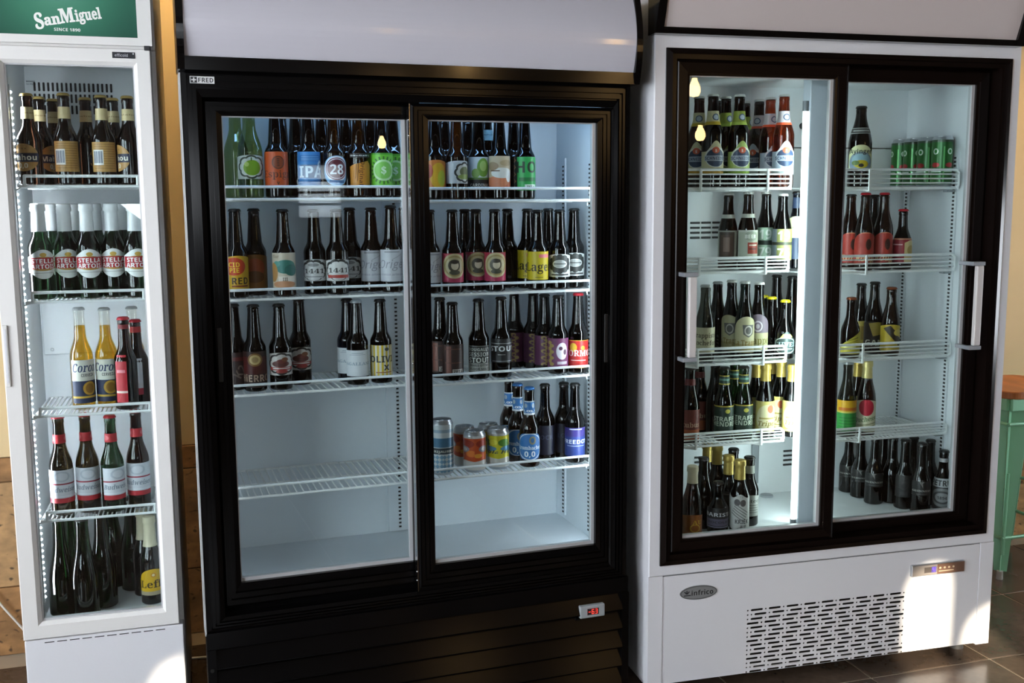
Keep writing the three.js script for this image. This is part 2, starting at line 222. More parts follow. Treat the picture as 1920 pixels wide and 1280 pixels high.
// ---------------------------------------------------------------- narrow white cooler
{
  const o = thing('bottle_cooler', 'narrow white glass-door cooler with a green sign panel on top', 'cooler', FR.L.pos, FR.L.turn, 'drink coolers along the wall');
  cabinet(o, 0.402, 2.22, 0.56, -0.045, 0.04, M.white, M.liner, 0.37, 1.868, -0.37);
  part(o, 'inner_back_panel', slab(0.012, 0.39, 0.34, 1.9, -0.37, -0.385), M.liner);
  part(o, 'evaporator_cover', [rslab(0.045, 0.355, 1.06, 1.213, -0.352, -0.37, 0.004), new THREE.SphereGeometry(0.005, 10, 6).translate(0.068, 1.075, -0.352), new THREE.SphereGeometry(0.005, 10, 6).translate(0.335, 1.075, -0.352)], M.liner);
  const vents = []; for (let r = 0; r < 3; r++) for (let i = 0; i < 18; i++) vents.push(rslab(0.062 + i * 0.0118, 0.0675 + i * 0.0118, 1.802 - r * 0.031, 1.826 - r * 0.031, -0.366, -0.3705, 0.0018));
  stuffPart(o, 'vent_grille', vents, M.dark);
  const decal = canvasTex(256, 96, (c) => { c.fillStyle = '#dfe3e6'; c.fillRect(0, 0, 256, 96); c.fillStyle = '#20283a'; c.font = 'bold 84px serif'; c.fillText('m', 4, 66); c.font = 'bold 22px sans-serif'; c.fillText('MAHOU', 98, 34); c.font = '18px sans-serif'; c.fillText('San Miguel', 98, 58); c.fillRect(62, 76, 8, 14); });
  part(o, 'decal', new THREE.PlaneGeometry(0.072, 0.027).translate(0.052, 1.822, -0.3685), new THREE.MeshStandardMaterial({ map: decal, roughness: 0.5 }));
  mitred(o, ['door_stile', 'door_rail'], M.white, [0, 0.352, 0.392, 1.876], [0.0477, 0.398, 0.35, 1.834], [[0, 0.06, -0.004, 0], [0.06, 0.8, 0, 0], [0.8, 1, 0, -0.008]], -0.04);
  mitred(o, ['door_gasket', 'door_gasket'], M.gasket, [0.012, 0.362, 0.384, 1.87], [0.0455, 0.3955, 0.3525, 1.8365], [[0, 1, -0.04, -0.04]], -0.045);
  mitred(o, ['pane_spacer', 'pane_spacer'], M.spacer, [0.0477, 0.398, 0.35, 1.834], [0.0515, 0.403, 0.3465, 1.8305], [[0, 1, -0.012, -0.012]], -0.026);
  part(o, 'glass_pane', slab(0.0477, 0.35, 0.398, 1.834, -0.016, -0.019), M.pane);
  const h = part(o, 'handle', rslab(0.004, 0.0155, 1.03, 1.187, -0.002, 0.006, 0.002), M.white); part(h, 'grip_groove', rslab(0.0065, 0.0125, 1.04, 1.177, 0.0055, 0.0067, 0.0005), M.whiteSteel);
  part(o, 'door_hinge', [rslab(0.377, 0.392, 1.872, 1.884, -0.03, 0.002, 0.002)], M.gasket);
  const badge = canvasTex(256, 72, (c) => { c.fillStyle = '#26282c'; c.fillRect(0, 0, 256, 72); c.fillStyle = '#c9ccd0'; c.font = '46px sans-serif'; c.fillText('efficold', 26, 54); c.fillRect(232, 8, 14, 18); });
  part(o, 'maker_badge', slab(0.3007, 0.354, 1.8514, 1.8665, 0, 0.0016), new THREE.MeshStandardMaterial({ map: badge, roughness: 0.3 }));
  // sign above the door
  const sign = part(o, 'sign_box', [slab(0, 0.363, 1.8835, 1.9028, -0.045, -0.002), slab(0.363, 0.397, 1.8835, 2.22, -0.045, -0.002), slab(0, 0.363, 2.19, 2.22, -0.045, -0.002), slab(0, 0.402, 1.876, 1.8835, -0.045, -0.016), slab(0, 0.012, 1.9028, 2.19, -0.045, -0.002)], M.white);
  const art = canvasTex(1024, 820, (c) => {
    c.fillStyle = '#2b6550'; c.fillRect(0, 0, 1024, 820); const g = c.createRadialGradient(500, 420, 60, 500, 420, 620); g.addColorStop(0, '#5d9a82'); g.addColorStop(0.45, '#3c7a62'); g.addColorStop(1, '#1f4f40'); c.fillStyle = g; c.fillRect(0, 0, 1024, 820);
    c.save(); c.translate(330, 760); c.rotate(-0.16); c.fillStyle = '#eef0ec'; c.textBaseline = 'alphabetic'; const put = (s, x, z, w, y = 0) => { c.font = `bold ${z}px serif`; c.save(); c.translate(x, y); c.scale(w / c.measureText(s).width, 1); c.strokeStyle = '#eef0ec'; c.lineWidth = 5; c.fillText(s, 0, 0); c.strokeText(s, 0, 0); c.restore(); };
    put('S', 0, 150, 66, 20); put('an', 64, 96, 112, 2); put('M', 172, 134, 104); put('iguel', 280, 100, 178); c.restore();
    c.fillStyle = '#e2e6e2'; c.font = 'bold 32px sans-serif'; c.save(); c.translate(452, 786); c.scale(1.05, 0.9); c.fillText('SINCE 1890', 0, 0); c.restore();
  });
  part(sign, 'sign_face', slab(0.012, 0.363, 1.9028, 2.19, -0.03, -0.012), new THREE.MeshPhysicalMaterial({ map: art, roughness: 0.25, clearcoat: 0.5, clearcoatRoughness: 0.1 }));
  // strip of lights inside the left edge
  const led = part(o, 'light_strip', slab(0.041, 0.0455, 0.42, 1.79, -0.085, -0.098), M.liner), dot = new THREE.SphereGeometry(0.0034, 8, 6), dm = glow(0.92, 0.95, 1.0, 9);
  for (let i = 0; i < 84; i++) part(led, 'light_diode', dot.clone().translate(0.0465, 0.435 + i * 0.0161, -0.0915), dm);
  rectLight(o, new THREE.Color().setRGB(0.86, 0.92, 1.0), 60, 0.010, 1.35, [0.0535, 1.105, -0.0915], [0.22, 1.105, -0.19]);
  for (const [i, base] of [1.5369, 1.24, 0.9394, 0.657].entries()) {
    const top = [1.56, 1.2624, 0.9581, 0.6777][i];
    const s = wireShelf(o, 0.055, 0.356, base, -0.058, -0.34, ['white wire shelf, topmost', 'white wire shelf, second from top', 'white wire shelf, third from top', 'white wire shelf, lowest'][i], 26);
    part(s, 'front_rail', wire([[0.07, base, -0.056], [0.07, top, -0.056], [0.3415, top, -0.056], [0.3415, base, -0.056]], 0.004), M.wire);
    part(s, 'shelf_clip', [wire([[0.046, base - 0.012, -0.075], [0.06, base - 0.006, -0.06], [0.07, base - 0.003, -0.058]], 0.0022), wire([[0.356, base - 0.016, -0.085], [0.345, base - 0.008, -0.065], [0.335, base - 0.003, -0.058]], 0.0022)], M.wire);
  }
  // lower front
  part(o, 'base_panel', rslab(0.001, 0.401, 0.04, 0.3485, -0.045, -0.006, 0.004), M.whiteSteel);
  const sl = []; for (let i = 0; i < 10; i++) sl.push(slab(0.05 + i * 0.031, 0.074 + i * 0.031, 0.3385, 0.3408, -0.008, -0.0055)); stuffPart(o, 'air_slot', sl, M.dark);
  for (const [u, w] of [[0.04, -0.07], [0.36, -0.07], [0.04, -0.5], [0.36, -0.5]]) part(o, 'foot', new THREE.CylinderGeometry(0.018, 0.022, 0.04, 14).translate(u, 0.02, w), M.gasket);
}

// ---------------------------------------------------------------- black cooler
{
  const o = thing('bottle_cooler', 'wide black cooler with two sliding glass doors and a blank light header', 'cooler', FR.C.pos, FR.C.turn, 'drink coolers along the wall');
  cabinet(o, 1.2, 2.04, 0.64, -0.07, 0.047, M.blackMat, M.linerC, 0.46, 1.80, -0.44, 0.04, 0.026);
  part(o, 'edge_trim', slab(0, 0.0035, 0.38, 1.8, -0.07, 0.0), M.spacer, 'thin pale metal edge along the left corner');
  part(o, 'inner_back_panel', slab(0.03, 1.188, 0.43, 1.83, -0.44, -0.455), M.linerC);
  part(o, 'inner_back_strip', [slab(0.583, 0.66, 0.462, 1.78, -0.432, -0.44)], M.linerC);
  stuffPart(o, 'slot_strip', slots(0.6185, -0.4315, 0.475, 1.7, 0.0126, 0.0075, 0.0052, 0.0025), M.dark);
  for (const w of [-0.165, -0.37]) { part(o, 'shelf_upright', slab(1.1475, 1.154, 0.475, 1.62, w - 0.012, w + 0.012), M.linerC); stuffPart(o, 'slot_strip', slots(1.1470, w, 0.485, 1.605, 0.0126, 0.0025, 0.0055, 0.0085), M.dark); part(o, 'shelf_upright', slab(0.046, 0.0515, 0.475, 1.62, w - 0.012, w + 0.012), M.linerC); stuffPart(o, 'slot_strip', slots(0.052, w, 0.485, 1.605, 0.0126, 0.0025, 0.0055, 0.0085), M.dark); }
  // outer frame with grooves
  mitred(o, ['frame_stile', 'frame_rail'], M.black, [0.001, 0.385, 1.199, 1.822], [0.052, 0.42, 1.152, 1.745], [[0, 0.3, -0.004, 0], [0.3, 0.36, -0.008, -0.008], [0.36, 0.5, 0, 0], [0.5, 0.56, -0.010, -0.010], [0.56, 0.7, -0.003, -0.003], [0.7, 0.76, -0.014, -0.014], [0.76, 1, -0.006, -0.012]], -0.07);
  // sliding doors: the right one runs in front
  const door = (name, u0, u1, y0, y1, g, z) => {
    const d = new THREE.Group(); d.name = 'door'; d.userData.label = name; o.add(d);
    mitred(d, ['stile', 'rail'], M.black, [u0, y0, u1, y1], [g[0], g[1], g[2], g[3]], [[0, 0.18, z - 0.004, z], [0.18, 0.24, z - 0.008, z - 0.008], [0.24, 0.42, z, z], [0.42, 0.48, z - 0.008, z - 0.008], [0.48, 0.66, z, z], [0.66, 0.72, z - 0.008, z - 0.008], [0.72, 1, z, z - 0.002]], z - 0.032);
    mitred(d, ['pane_spacer', 'pane_spacer'], M.spacer, g, [g[0] + 0.003, g[1] + 0.009, g[2] - 0.009, g[3] - 0.002], [[0, 1, z - 0.014, z - 0.014]], z - 0.03);
    part(d, 'glass_pane', slab(g[0], g[2], g[1], g[3], z - 0.018, z - 0.021), M.pane); return d;
  };
  const dl = door('left sliding door, runs behind', 0.052, 0.605, 0.42, 1.745, [0.0985, 0.4955, 0.567, 1.7035], -0.042);
  const dr = door('right sliding door, runs in front', 0.567, 1.151, 0.422, 1.743, [0.6181, 0.4935, 1.1005, 1.7015], -0.004);
  part(dl, 'handle_recess', rslab(0.064, 0.076, 1.035, 1.175, -0.044, -0.0405, 0.003), M.dark); part(dr, 'handle_recess', rslab(1.124, 1.136, 1.03, 1.17, -0.008, -0.0025, 0.003), M.dark);
  part(dr, 'handle_lip', rslab(1.1365, 1.1395, 1.035, 1.165, -0.008, 0.0005, 0.001), M.black);
  part(dr, 'edge_strip', [slab(0.5662, 0.5678, 0.424, 1.741, -0.03, -0.002)], M.chrome);
  stuffPart(dr, 'screw', [0.455, 0.48, 1.06, 1.66, 1.70].map((y) => new THREE.SphereGeometry(0.0028, 8, 6).translate(0.5655, y, -0.006)), M.chrome);
  // shelves, in two halves
  const H1 = [[1.5301, 1.5006], [1.2615, 1.2384], [1.0083, 0.9833], [0.7299, 0.7028]], H2 = [[1.5248, 1.4934], [1.2566, 1.2314], [1.0023, 0.9773], [0.7286, 0.7029]], nth = ['topmost', 'second from top', 'third from top', 'lowest'];
  for (let i = 0; i < 4; i++) for (const [u0, u1, hh, side] of [[0.062, 0.612, H1[i], 'left'], [0.622, 1.138, H2[i], 'right']]) {
    const s = wireShelf(o, u0, u1, hh[1], -0.128, -0.425, `white wire shelf, ${nth[i]}, ${side} half`, 30);
    part(s, 'front_rail', wire([[u0 + 0.004, hh[1], -0.127], [u0 + 0.004, hh[0], -0.127], [u1 - 0.004, hh[0], -0.127], [u1 - 0.004, hh[1], -0.127]], 0.0037), M.wire);
    if (side === 'right') part(s, 'shelf_clip', wire([[1.138, hh[1] - 0.006, -0.165], [1.134, hh[1] - 0.018, -0.15], [1.126, hh[1] - 0.010, -0.132]], 0.002), M.wire);
  }
  // lamp behind the top rail
  const lamp = part(o, 'lamp_tube', new THREE.CylinderGeometry(0.009, 0.009, 1.0, 16).rotateZ(Math.PI / 2).translate(0.6, 1.778, -0.1), glow(0.62, 0.8, 1.0, 1.6), 'bluish tube lamp behind the top rail');
  part(o, 'lamp_mount', slab(0.09, 1.11, 1.79, 1.80, -0.115, -0.085), M.linerC);
  rectLight(o, new THREE.Color().setRGB(0.28, 0.56, 1.0), 20, 1.0, 0.016, [0.6, 1.767, -0.104], [0.6, 1.2, -0.30]);
  for (const [u, k, to] of [[1.1395, 46, 0.75], [0.0585, 8, 0.4]]) {
    part(o, 'light_tube', new THREE.CylinderGeometry(0.0045, 0.0045, 1.18, 14).translate(u, 1.09, -0.082), glow(0.82, 0.92, 1.0, 2), 'thin light tube behind the door stile');
    rectLight(o, new THREE.Color().setRGB(0.86, 0.93, 1.0), k, 0.009, 1.18, [u + (u > 1 ? -0.0065 : 0.0065), 1.09, -0.087], [to, 1.09, -0.44]);
  }
  // header
  const hp = arcPts([0.042, 1.834], [0.036, 2.03], 0.022);
  const hd = part(o, 'header_face', extrudeAlong([...hp, [0.0, 2.03], [0.0, 1.834]], 0.0135, 1.186), M.acrylic, 'blank pale grey bulging header');
  const ep = arcPts([0.046, 1.803], [0.04, 2.04], 0.022);
  part(o, 'header_end_cap', extrudeAlong([...ep, [-0.07, 2.04], [-0.07, 1.803]], -0.003, 0.0135), M.blackGloss); part(o, 'header_end_cap', extrudeAlong([...ep, [-0.07, 2.04], [-0.07, 1.803]], 1.186, 1.2035), M.blackGloss);
  part(o, 'header_trim', extrudeAlong([[0.046, 1.803], [0.047, 1.834], [0.0, 1.834], [0.0, 1.803]], 0.0135, 1.186), M.blackGloss); part(o, 'header_trim', slab(0.0135, 1.186, 2.03, 2.04, -0.07, 0.04), M.blackGloss);
  part(o, 'header_screw', new THREE.SphereGeometry(0.004, 10, 8).translate(1.2035, 1.912, 0.05), M.spacer);
  const badge = canvasTex(256, 80, (c) => { c.fillStyle = '#d5d6d6'; c.fillRect(0, 0, 256, 80); c.fillStyle = '#1b1c1e'; c.fillRect(6, 6, 68, 68); c.fillStyle = '#d5d6d6'; c.fillRect(34, 14, 13, 52); c.fillRect(14, 34, 52, 13); c.fillStyle = '#1b1c1e'; c.font = 'bold 70px sans-serif'; c.save(); c.translate(80, 66); c.scale(168 / c.measureText('FRED').width, 1); c.fillText('FRED', 0, 0); c.restore(); });
  part(o, 'maker_badge', slab(0.0255, 0.0825, 1.7758, 1.7925, 0.0, 0.002), new THREE.MeshStandardMaterial({ map: badge, roughness: 0.3 }));
  // base with louvres
  part(o, 'base_panel', [slab(0.002, 1.204, 0.34, 0.385, -0.07, 0.0), slab(0.002, 0.024, 0.05, 0.34, -0.07, 0.002), slab(1.182, 1.204, 0.05, 0.34, -0.07, 0.006), slab(0.024, 1.182, 0.05, 0.34, -0.07, -0.045)], M.black);
  for (let i = 0; i < 5; i++) { const y = 0.338 - i * 0.058; part(o, 'louvre', extrudeAlong([[-0.012, y], [0.012, y - 0.046], [0.0125, y - 0.048], [0.0105, y - 0.050], [-0.04, y - 0.036], [-0.04, y]], 0.024, 1.182), M.blackSlat); }
  const disp = canvasTex(128, 64, (c) => { c.fillStyle = '#140405'; c.fillRect(0, 0, 128, 64); c.fillStyle = '#ff4a3c'; const b = (x, y, w, h) => c.fillRect(x, y, w, h); b(12, 28, 26, 8); b(48, 8, 8, 48); b(48, 8, 28, 7); b(48, 28, 28, 7); b(70, 28, 7, 28); b(48, 50, 28, 7); b(88, 8, 26, 7); b(88, 28, 26, 7); b(88, 50, 26, 7); b(108, 8, 7, 48); });
  const cd = part(o, 'control_display', rslab(1.045, 1.123, 0.281, 0.318, -0.002, 0.014, 0.003), std(0x9aa0a2, 0.35), 'grey thermostat with red digits');
  part(cd, 'digits', slab(1.067, 1.103, 0.29, 0.309, 0.0135, 0.0148), new THREE.MeshStandardMaterial({ color: 0x050505, emissive: 0xffffff, emissiveMap: disp, emissiveIntensity: 1.1 }));
  stuffPart(o, 'base_screw', [[0.013, 0.285], [0.013, 0.1]].map(([u, y]) => new THREE.CylinderGeometry(0.005, 0.005, 0.003, 10).rotateX(Math.PI / 2).translate(u, y, 0.003)), M.dark);
  for (const [u, w] of [[0.08, -0.1], [1.12, -0.1], [0.08, -0.55], [1.12, -0.55]]) part(o, 'caster', [new THREE.CylinderGeometry(0.025, 0.025, 0.02, 16).rotateZ(Math.PI / 2).translate(u, 0.025, w), slab(u - 0.02, u + 0.02, 0.04, 0.056, w - 0.02, w + 0.02)], M.dark);
  part(o, 'bottom_panel', slab(0.026, 1.2, 0.045, 0.055, -0.07, -0.64), M.blackMat);
}

// ---------------------------------------------------------------- wide white cooler
{
  const o = thing('bottle_cooler', 'wide white cooler with brown-black sliding doors and a slotted lower grille', 'cooler', FR.R.pos, FR.R.turn, 'drink coolers along the wall');
  cabinet(o, 1.2, 2.36, 0.66, -0.03, 0.055, M.whiteSteel, M.liner, 0.46, 1.86, -0.475);
  part(o, 'inner_back_panel', [slab(0.012, 1.188, 0.43, 1.66, -0.475, -0.49), slab(0.012, 1.188, 1.664, 1.89, -0.475, -0.49)], M.liner);
  const rv = []; for (const [u, y] of [[0.36, 0.555], [0.44, 0.555], [0.70, 0.555], [0.755, 0.555], [0.86, 0.555], [0.37, 1.36], [0.41, 1.36], [0.45, 1.36], [0.33, 1.36]]) for (let k = 0; k < 4; k++) rv.push(rslab(u, u + 0.034, y + k * 0.0165, y + k * 0.0165 + 0.007, -0.471, -0.4755, 0.0015));
  stuffPart(o, 'vent_grille', rv, M.gasket);
  part(o, 'thermometer', [rslab(0.575, 0.603, 0.50, 0.64, -0.468, -0.475, 0.002)], M.grey);
  part(o, 'drain_plug', new THREE.CylinderGeometry(0.022, 0.024, 0.006, 20).translate(0.62, 0.463, -0.44), M.grey);
  part(o, 'sensor_cable', wire([[0.83, 1.86, -0.42], [0.80, 1.80, -0.455], [0.765, 1.72, -0.465], [0.755, 1.68, -0.465], [0.772, 1.655, -0.46], [0.765, 1.63, -0.462], [0.75, 1.632, -0.465], [0.752, 1.665, -0.465]], 0.004), M.gasket);
  part(o, 'cable_grommet', new THREE.CylinderGeometry(0.009, 0.011, 0.008, 14).rotateX(Math.PI / 2).translate(0.735, 1.735, -0.47), M.gasket);
  for (const w of [-0.205, -0.455]) { part(o, 'shelf_upright', slab(1.1395, 1.146, 0.475, 1.64, w - 0.013, w + 0.013), M.liner); stuffPart(o, 'slot_strip', slots(1.1390, w, 0.485, 1.63, 0.0126, 0.0025, 0.0065, 0.009), M.gasket); part(o, 'shelf_upright', slab(0.054, 0.0605, 0.475, 1.64, w - 0.013, w + 0.013), M.liner); }
  // white front
  mitred(o, ['front_stile', 'front_rail'], M.whiteSteel, [0, 0.384, 1.2, 1.948], [0.0337, 0.418, 1.164, 1.9067], [[0, 0.08, -0.004, 0], [0.08, 1, 0, 0]], -0.03);
  part(o, 'front_post', slab(0, 0.0455, 0.04, 0.384, -0.03, 0), M.whiteSteel); part(o, 'front_post', slab(1.151, 1.2, 0.04, 0.384, -0.03, 0), M.whiteSteel);
  mitred(o, ['frame_stile', 'frame_rail'], M.brownBlack, [0.0337, 0.4177, 1.164, 1.9067], [0.066, 0.448, 1.131, 1.878], [[0, 0.5, 0.006, 0.012], [0.5, 1, 0.002, 0.002]], -0.06);
  const door = (label, u0, u1, y0, y1, g, z) => {
    const d = new THREE.Group(); d.name = 'door'; d.userData.label = label; o.add(d);
    mitred(d, ['stile', 'rail'], M.brownBlack, [u0, y0, u1, y1], g, [[0, 0.2, z - 0.006, z], [0.2, 0.8, z, z + 0.002], [0.8, 1, z - 0.003, z - 0.004]], z - 0.03);
    mitred(d, ['pane_spacer', 'pane_spacer'], M.spacer, g, [g[0] + 0.003, g[1] + 0.008, g[2] - 0.01, g[3] - 0.002], [[0, 1, z - 0.012, z - 0.012]], z - 0.028);
    part(d, 'glass_pane', slab(g[0], g[2], g[1], g[3], z - 0.016, z - 0.019), M.pane); return d;
  };
  const dl = door('left sliding door, runs in front', 0.066, 0.612, 0.448, 1.878, [0.1086, 0.4906, 0.5667, 1.8346], -0.002);
  const dr = door('right sliding door, runs behind', 0.585, 1.131, 0.448, 1.878, [0.634, 0.483, 1.0795, 1.8335], -0.04);
  for (const [d, u, y0, y1, z] of [[dl, 0.112, 1.035, 1.279, 0], [dr, 1.066, 1.03, 1.29, 0]]) {
    const h = part(d, 'handle', rslab(u - 0.012, u + 0.012, y0 + 0.006, y1 - 0.006, z + 0.02, z + 0.036, 0.004), M.handle, 'pale vertical bar handle');
    for (const y of [y0, y1]) part(h, 'handle_bracket', [rslab(u - 0.03, u + 0.014, y - 0.006, y + 0.006, z + 0.016, z + 0.038, 0.002), rslab(u - 0.03, u - 0.018, y - 0.006, y + 0.006, -0.03, z + 0.03, 0.002)], M.grey);
  }
  // post in the middle with the light tube
  part(o, 'centre_post', rslab(0.541, 0.6, 0.46, 1.86, -0.095, -0.14, 0.004), M.post);
  part(o, 'light_tube', [new THREE.CylinderGeometry(0.0075, 0.0075, 1.265, 18).translate(0.5325, 1.118, -0.108)], glow(0.9, 1.0, 0.96, 4), 'long glowing light tube');
  part(o, 'tube_socket', [new THREE.CylinderGeometry(0.009, 0.009, 0.03, 14).translate(0.5325, 1.766, -0.108), new THREE.CylinderGeometry(0.009, 0.009, 0.03, 14).translate(0.5325, 0.471, -0.108)], M.grey);
  rectLight(o, new THREE.Color().setRGB(0.86, 1.0, 0.97), 20, 0.014, 1.26, [0.522, 1.118, -0.112], [0.3, 1.118, -0.26]);
  rectLight(o, new THREE.Color().setRGB(0.86, 1.0, 0.99), 44, 0.014, 1.26, [0.535, 1.118, -0.146], [0.68, 1.118, -0.36]);
  // shelves with caged fronts
  const A = [[1.5792, 1.5246], [1.3114, 1.2702], [1.032, 0.9848], [0.7664, 0.7285]], B = [[1.58, 1.5246], [1.3091, 1.2593], [1.0246, 0.9753], [0.7491, 0.7131]], nth = ['topmost', 'second from top', 'third from top', 'lowest'];
  for (let i = 0; i < 4; i++) for (const [u0, u1, [top, base], side] of [[0.068, 0.527, A[i], 'left'], [0.612, 1.13, B[i], 'right']]) {
    const s = wireShelf(o, u0, u1, base, -0.172, -0.46, `white wire shelf, ${nth[i]}, ${side} half`, 34), f = -0.1695;
    const rail = [bar([u0, top, f], [u1 - 0.012, top, f], 0.0042), wire([[u1 - 0.012, top, f], [u1 - 0.002, top - 0.01, f], [u1 - 0.002, base + 0.006, f], [u1 - 0.012, base - 0.003, f]], 0.0042)];
    for (let k = 1; k < 5; k++) rail.push(bar([u0, top + (base - 0.003 - top) * k / 4.2, f], [u1, top + (base - 0.003 - top) * k / 4.2, f], 0.0024));
    part(s, 'front_rail', rail, M.wire);
    for (const u of side === 'left' ? [0.222, 0.446] : [0.80]) part(s, 'rail_bracket', [rslab(u - 0.004, u + 0.004, base - 0.012, top + 0.003, f + 0.001, f + 0.006, 0.002), wire([[u, base - 0.01, f + 0.003], [u - 0.05, base - 0.004, f - 0.02]], 0.003)], M.wire);
    if (side === 'right') part(s, 'shelf_clip', rslab(1.105, 1.134, base - 0.016, base - 0.008, -0.215, -0.19, 0.002), M.grey);
  }
  // header
  const hp = arcPts([0.03, 1.957], [0.085, 2.34], 0.028, 18), ep = arcPts([0.034, 1.94], [0.089, 2.352], 0.028, 18);
  part(o, 'header_face', extrudeAlong([...hp, [-0.02, 2.34], [-0.02, 1.957]], 0.011, 1.149 + 0.0), M.acrylicR, 'blank warm grey bulging header');
  part(o, 'header_end_cap', extrudeAlong([...ep, [-0.02, 2.352], [-0.02, 1.94]], -0.012, 0.011), M.blackGloss); part(o, 'header_end_cap', extrudeAlong([...ep, [-0.02, 2.352], [-0.02, 1.94]], 1.149, 1.176), M.blackGloss);
  part(o, 'header_trim', extrudeAlong([[0.034, 1.94], [0.037, 1.957], [-0.02, 1.957], [-0.02, 1.94]], 0.011, 1.149), M.blackGloss);
  // lower panel with a slotted grille
  const shape = new THREE.Shape([[0.0465, 0.045], [1.1495, 0.045], [1.1495, 0.381], [0.0465, 0.381]].map((p) => new THREE.Vector2(...p)));
  const hole = (x0, x1, y, r) => { const h = new THREE.Path(); h.moveTo(x0, y - r); if (x1 > x0) h.lineTo(x1, y - r); h.absarc(x1, y, r, -Math.PI / 2, Math.PI / 2); if (x1 > x0) h.lineTo(x0, y + r); h.absarc(x0, y, r, Math.PI / 2, Math.PI * 1.5); shape.holes.push(h); };
  for (let r = 0; r < 15; r++) {
    const y = 0.2455 - r * 0.01412, ph = [0, 0.0125, 0, -0.0135][r % 4];
    if (ph > 0) hole(0.3275, 0.3275, y, 0.0028);
    for (let x = 0.3275 + ph; x < 0.876; x += 0.0607) { if (x > 0.326) hole(x, x, y, 0.0028); const a = Math.max(0.3285, x + 0.0135), b = Math.min(0.8735, x + 0.0475); if (b - a > 0.006) hole(a, b, y, 0.0035); }
  }
  part(o, 'lower_panel', new THREE.ExtrudeGeometry(shape, { depth: 0.0016, bevelEnabled: false, curveSegments: 3 }).translate(0, 0, -0.004), M.whiteSteel, 'white slotted lower panel');
  part(o, 'panel_shadow_gap', slab(0.045, 1.151, 0.381, 0.3838, -0.03, -0.006), M.grey);
  part(o, 'compressor_box', slab(0.06, 1.14, 0.052, 0.375, -0.02, -0.6), M.dark);
  const logo = canvasTex(512, 200, (c) => { c.fillStyle = '#8d8f90'; c.fillRect(0, 0, 512, 200); c.strokeStyle = '#5e6062'; c.lineWidth = 12; c.beginPath(); c.ellipse(256, 100, 246, 90, 0, 0, 7); c.stroke(); c.fillStyle = '#2c2d2f'; c.font = 'bold 96px sans-serif'; c.textBaseline = 'middle'; c.save(); c.translate(150, 104); c.scale(312 / c.measureText('infrico').width, 1); c.fillText('infrico', 0, 0); c.restore(); c.fillRect(52, 122, 96, 14); for (const a of [-0.7, 0, 0.7]) { c.save(); c.translate(94, 112); c.rotate(a); c.fillRect(-8, -52, 16, 48); c.restore(); } });
  const lg = new THREE.CylinderGeometry(0.0605, 0.0605, 0.003, 48).rotateX(Math.PI / 2); { const p = lg.attributes.position, n = lg.attributes.normal, uv = lg.attributes.uv; for (let i = 0; i < p.count; i++) uv.setXY(i, 0.5 + p.getX(i) / 0.121, 0.5 + p.getY(i) / 0.121); } lg.scale(1, 0.36, 1).translate(0.162, 0.322, -0.001);
  part(o, 'maker_badge', lg, new THREE.MeshStandardMaterial({ map: logo, roughness: 0.35, metalness: 0.3 }), 'oval grey badge');
  const ct = canvasTex(512, 108, (c) => { c.fillStyle = '#8c8580'; c.fillRect(0, 0, 512, 108); c.fillStyle = '#6f5446'; c.fillRect(240, 0, 272, 108); c.fillStyle = '#57504c'; c.fillRect(112, 24, 120, 60); c.fillStyle = '#c9b79c'; for (let i = 0; i < 4; i++) { c.beginPath(); c.arc(270 + i * 44, 44, 11, 0, 7); c.fill(); } c.fillRect(256, 74, 150, 10); c.fillStyle = '#5a4a9a'; c.fillRect(184, 22, 44, 64); });
  const ctE = canvasTex(512, 108, (c) => { c.fillStyle = '#000'; c.fillRect(0, 0, 512, 108); c.fillStyle = '#6c5cff'; const b = (x, y, w, h) => c.fillRect(x, y, w, h); b(190, 30, 6, 20); b(190, 30, 14, 5); b(204, 30, 5, 46); b(190, 50, 18, 5); b(214, 30, 12, 5); b(214, 50, 12, 5); b(214, 72, 12, 5); b(222, 30, 5, 46); });
  part(o, 'control_panel', rslab(0.893, 1.089, 0.297, 0.3355, -0.004, 0.007, 0.003), M.silver); part(o, 'control_screen', slab(0.896, 1.086, 0.3, 0.3325, 0.0065, 0.0078), new THREE.MeshStandardMaterial({ map: ct, emissive: 0xffffff, emissiveMap: ctE, emissiveIntensity: 1.2, roughness: 0.3 }), 'brown touch strip with a violet digit');
  for (const [u, w] of [[0.06, -0.08], [1.14, -0.08], [0.06, -0.58], [1.14, -0.58]]) part(o, 'foot', new THREE.CylinderGeometry(0.02, 0.024, 0.042, 14).translate(u, 0.021, w), M.gasket);
  part(o, 'bottom_panel', slab(0.0, 1.2, 0.04, 0.05, -0.03, -0.66), M.whiteSteel);
}

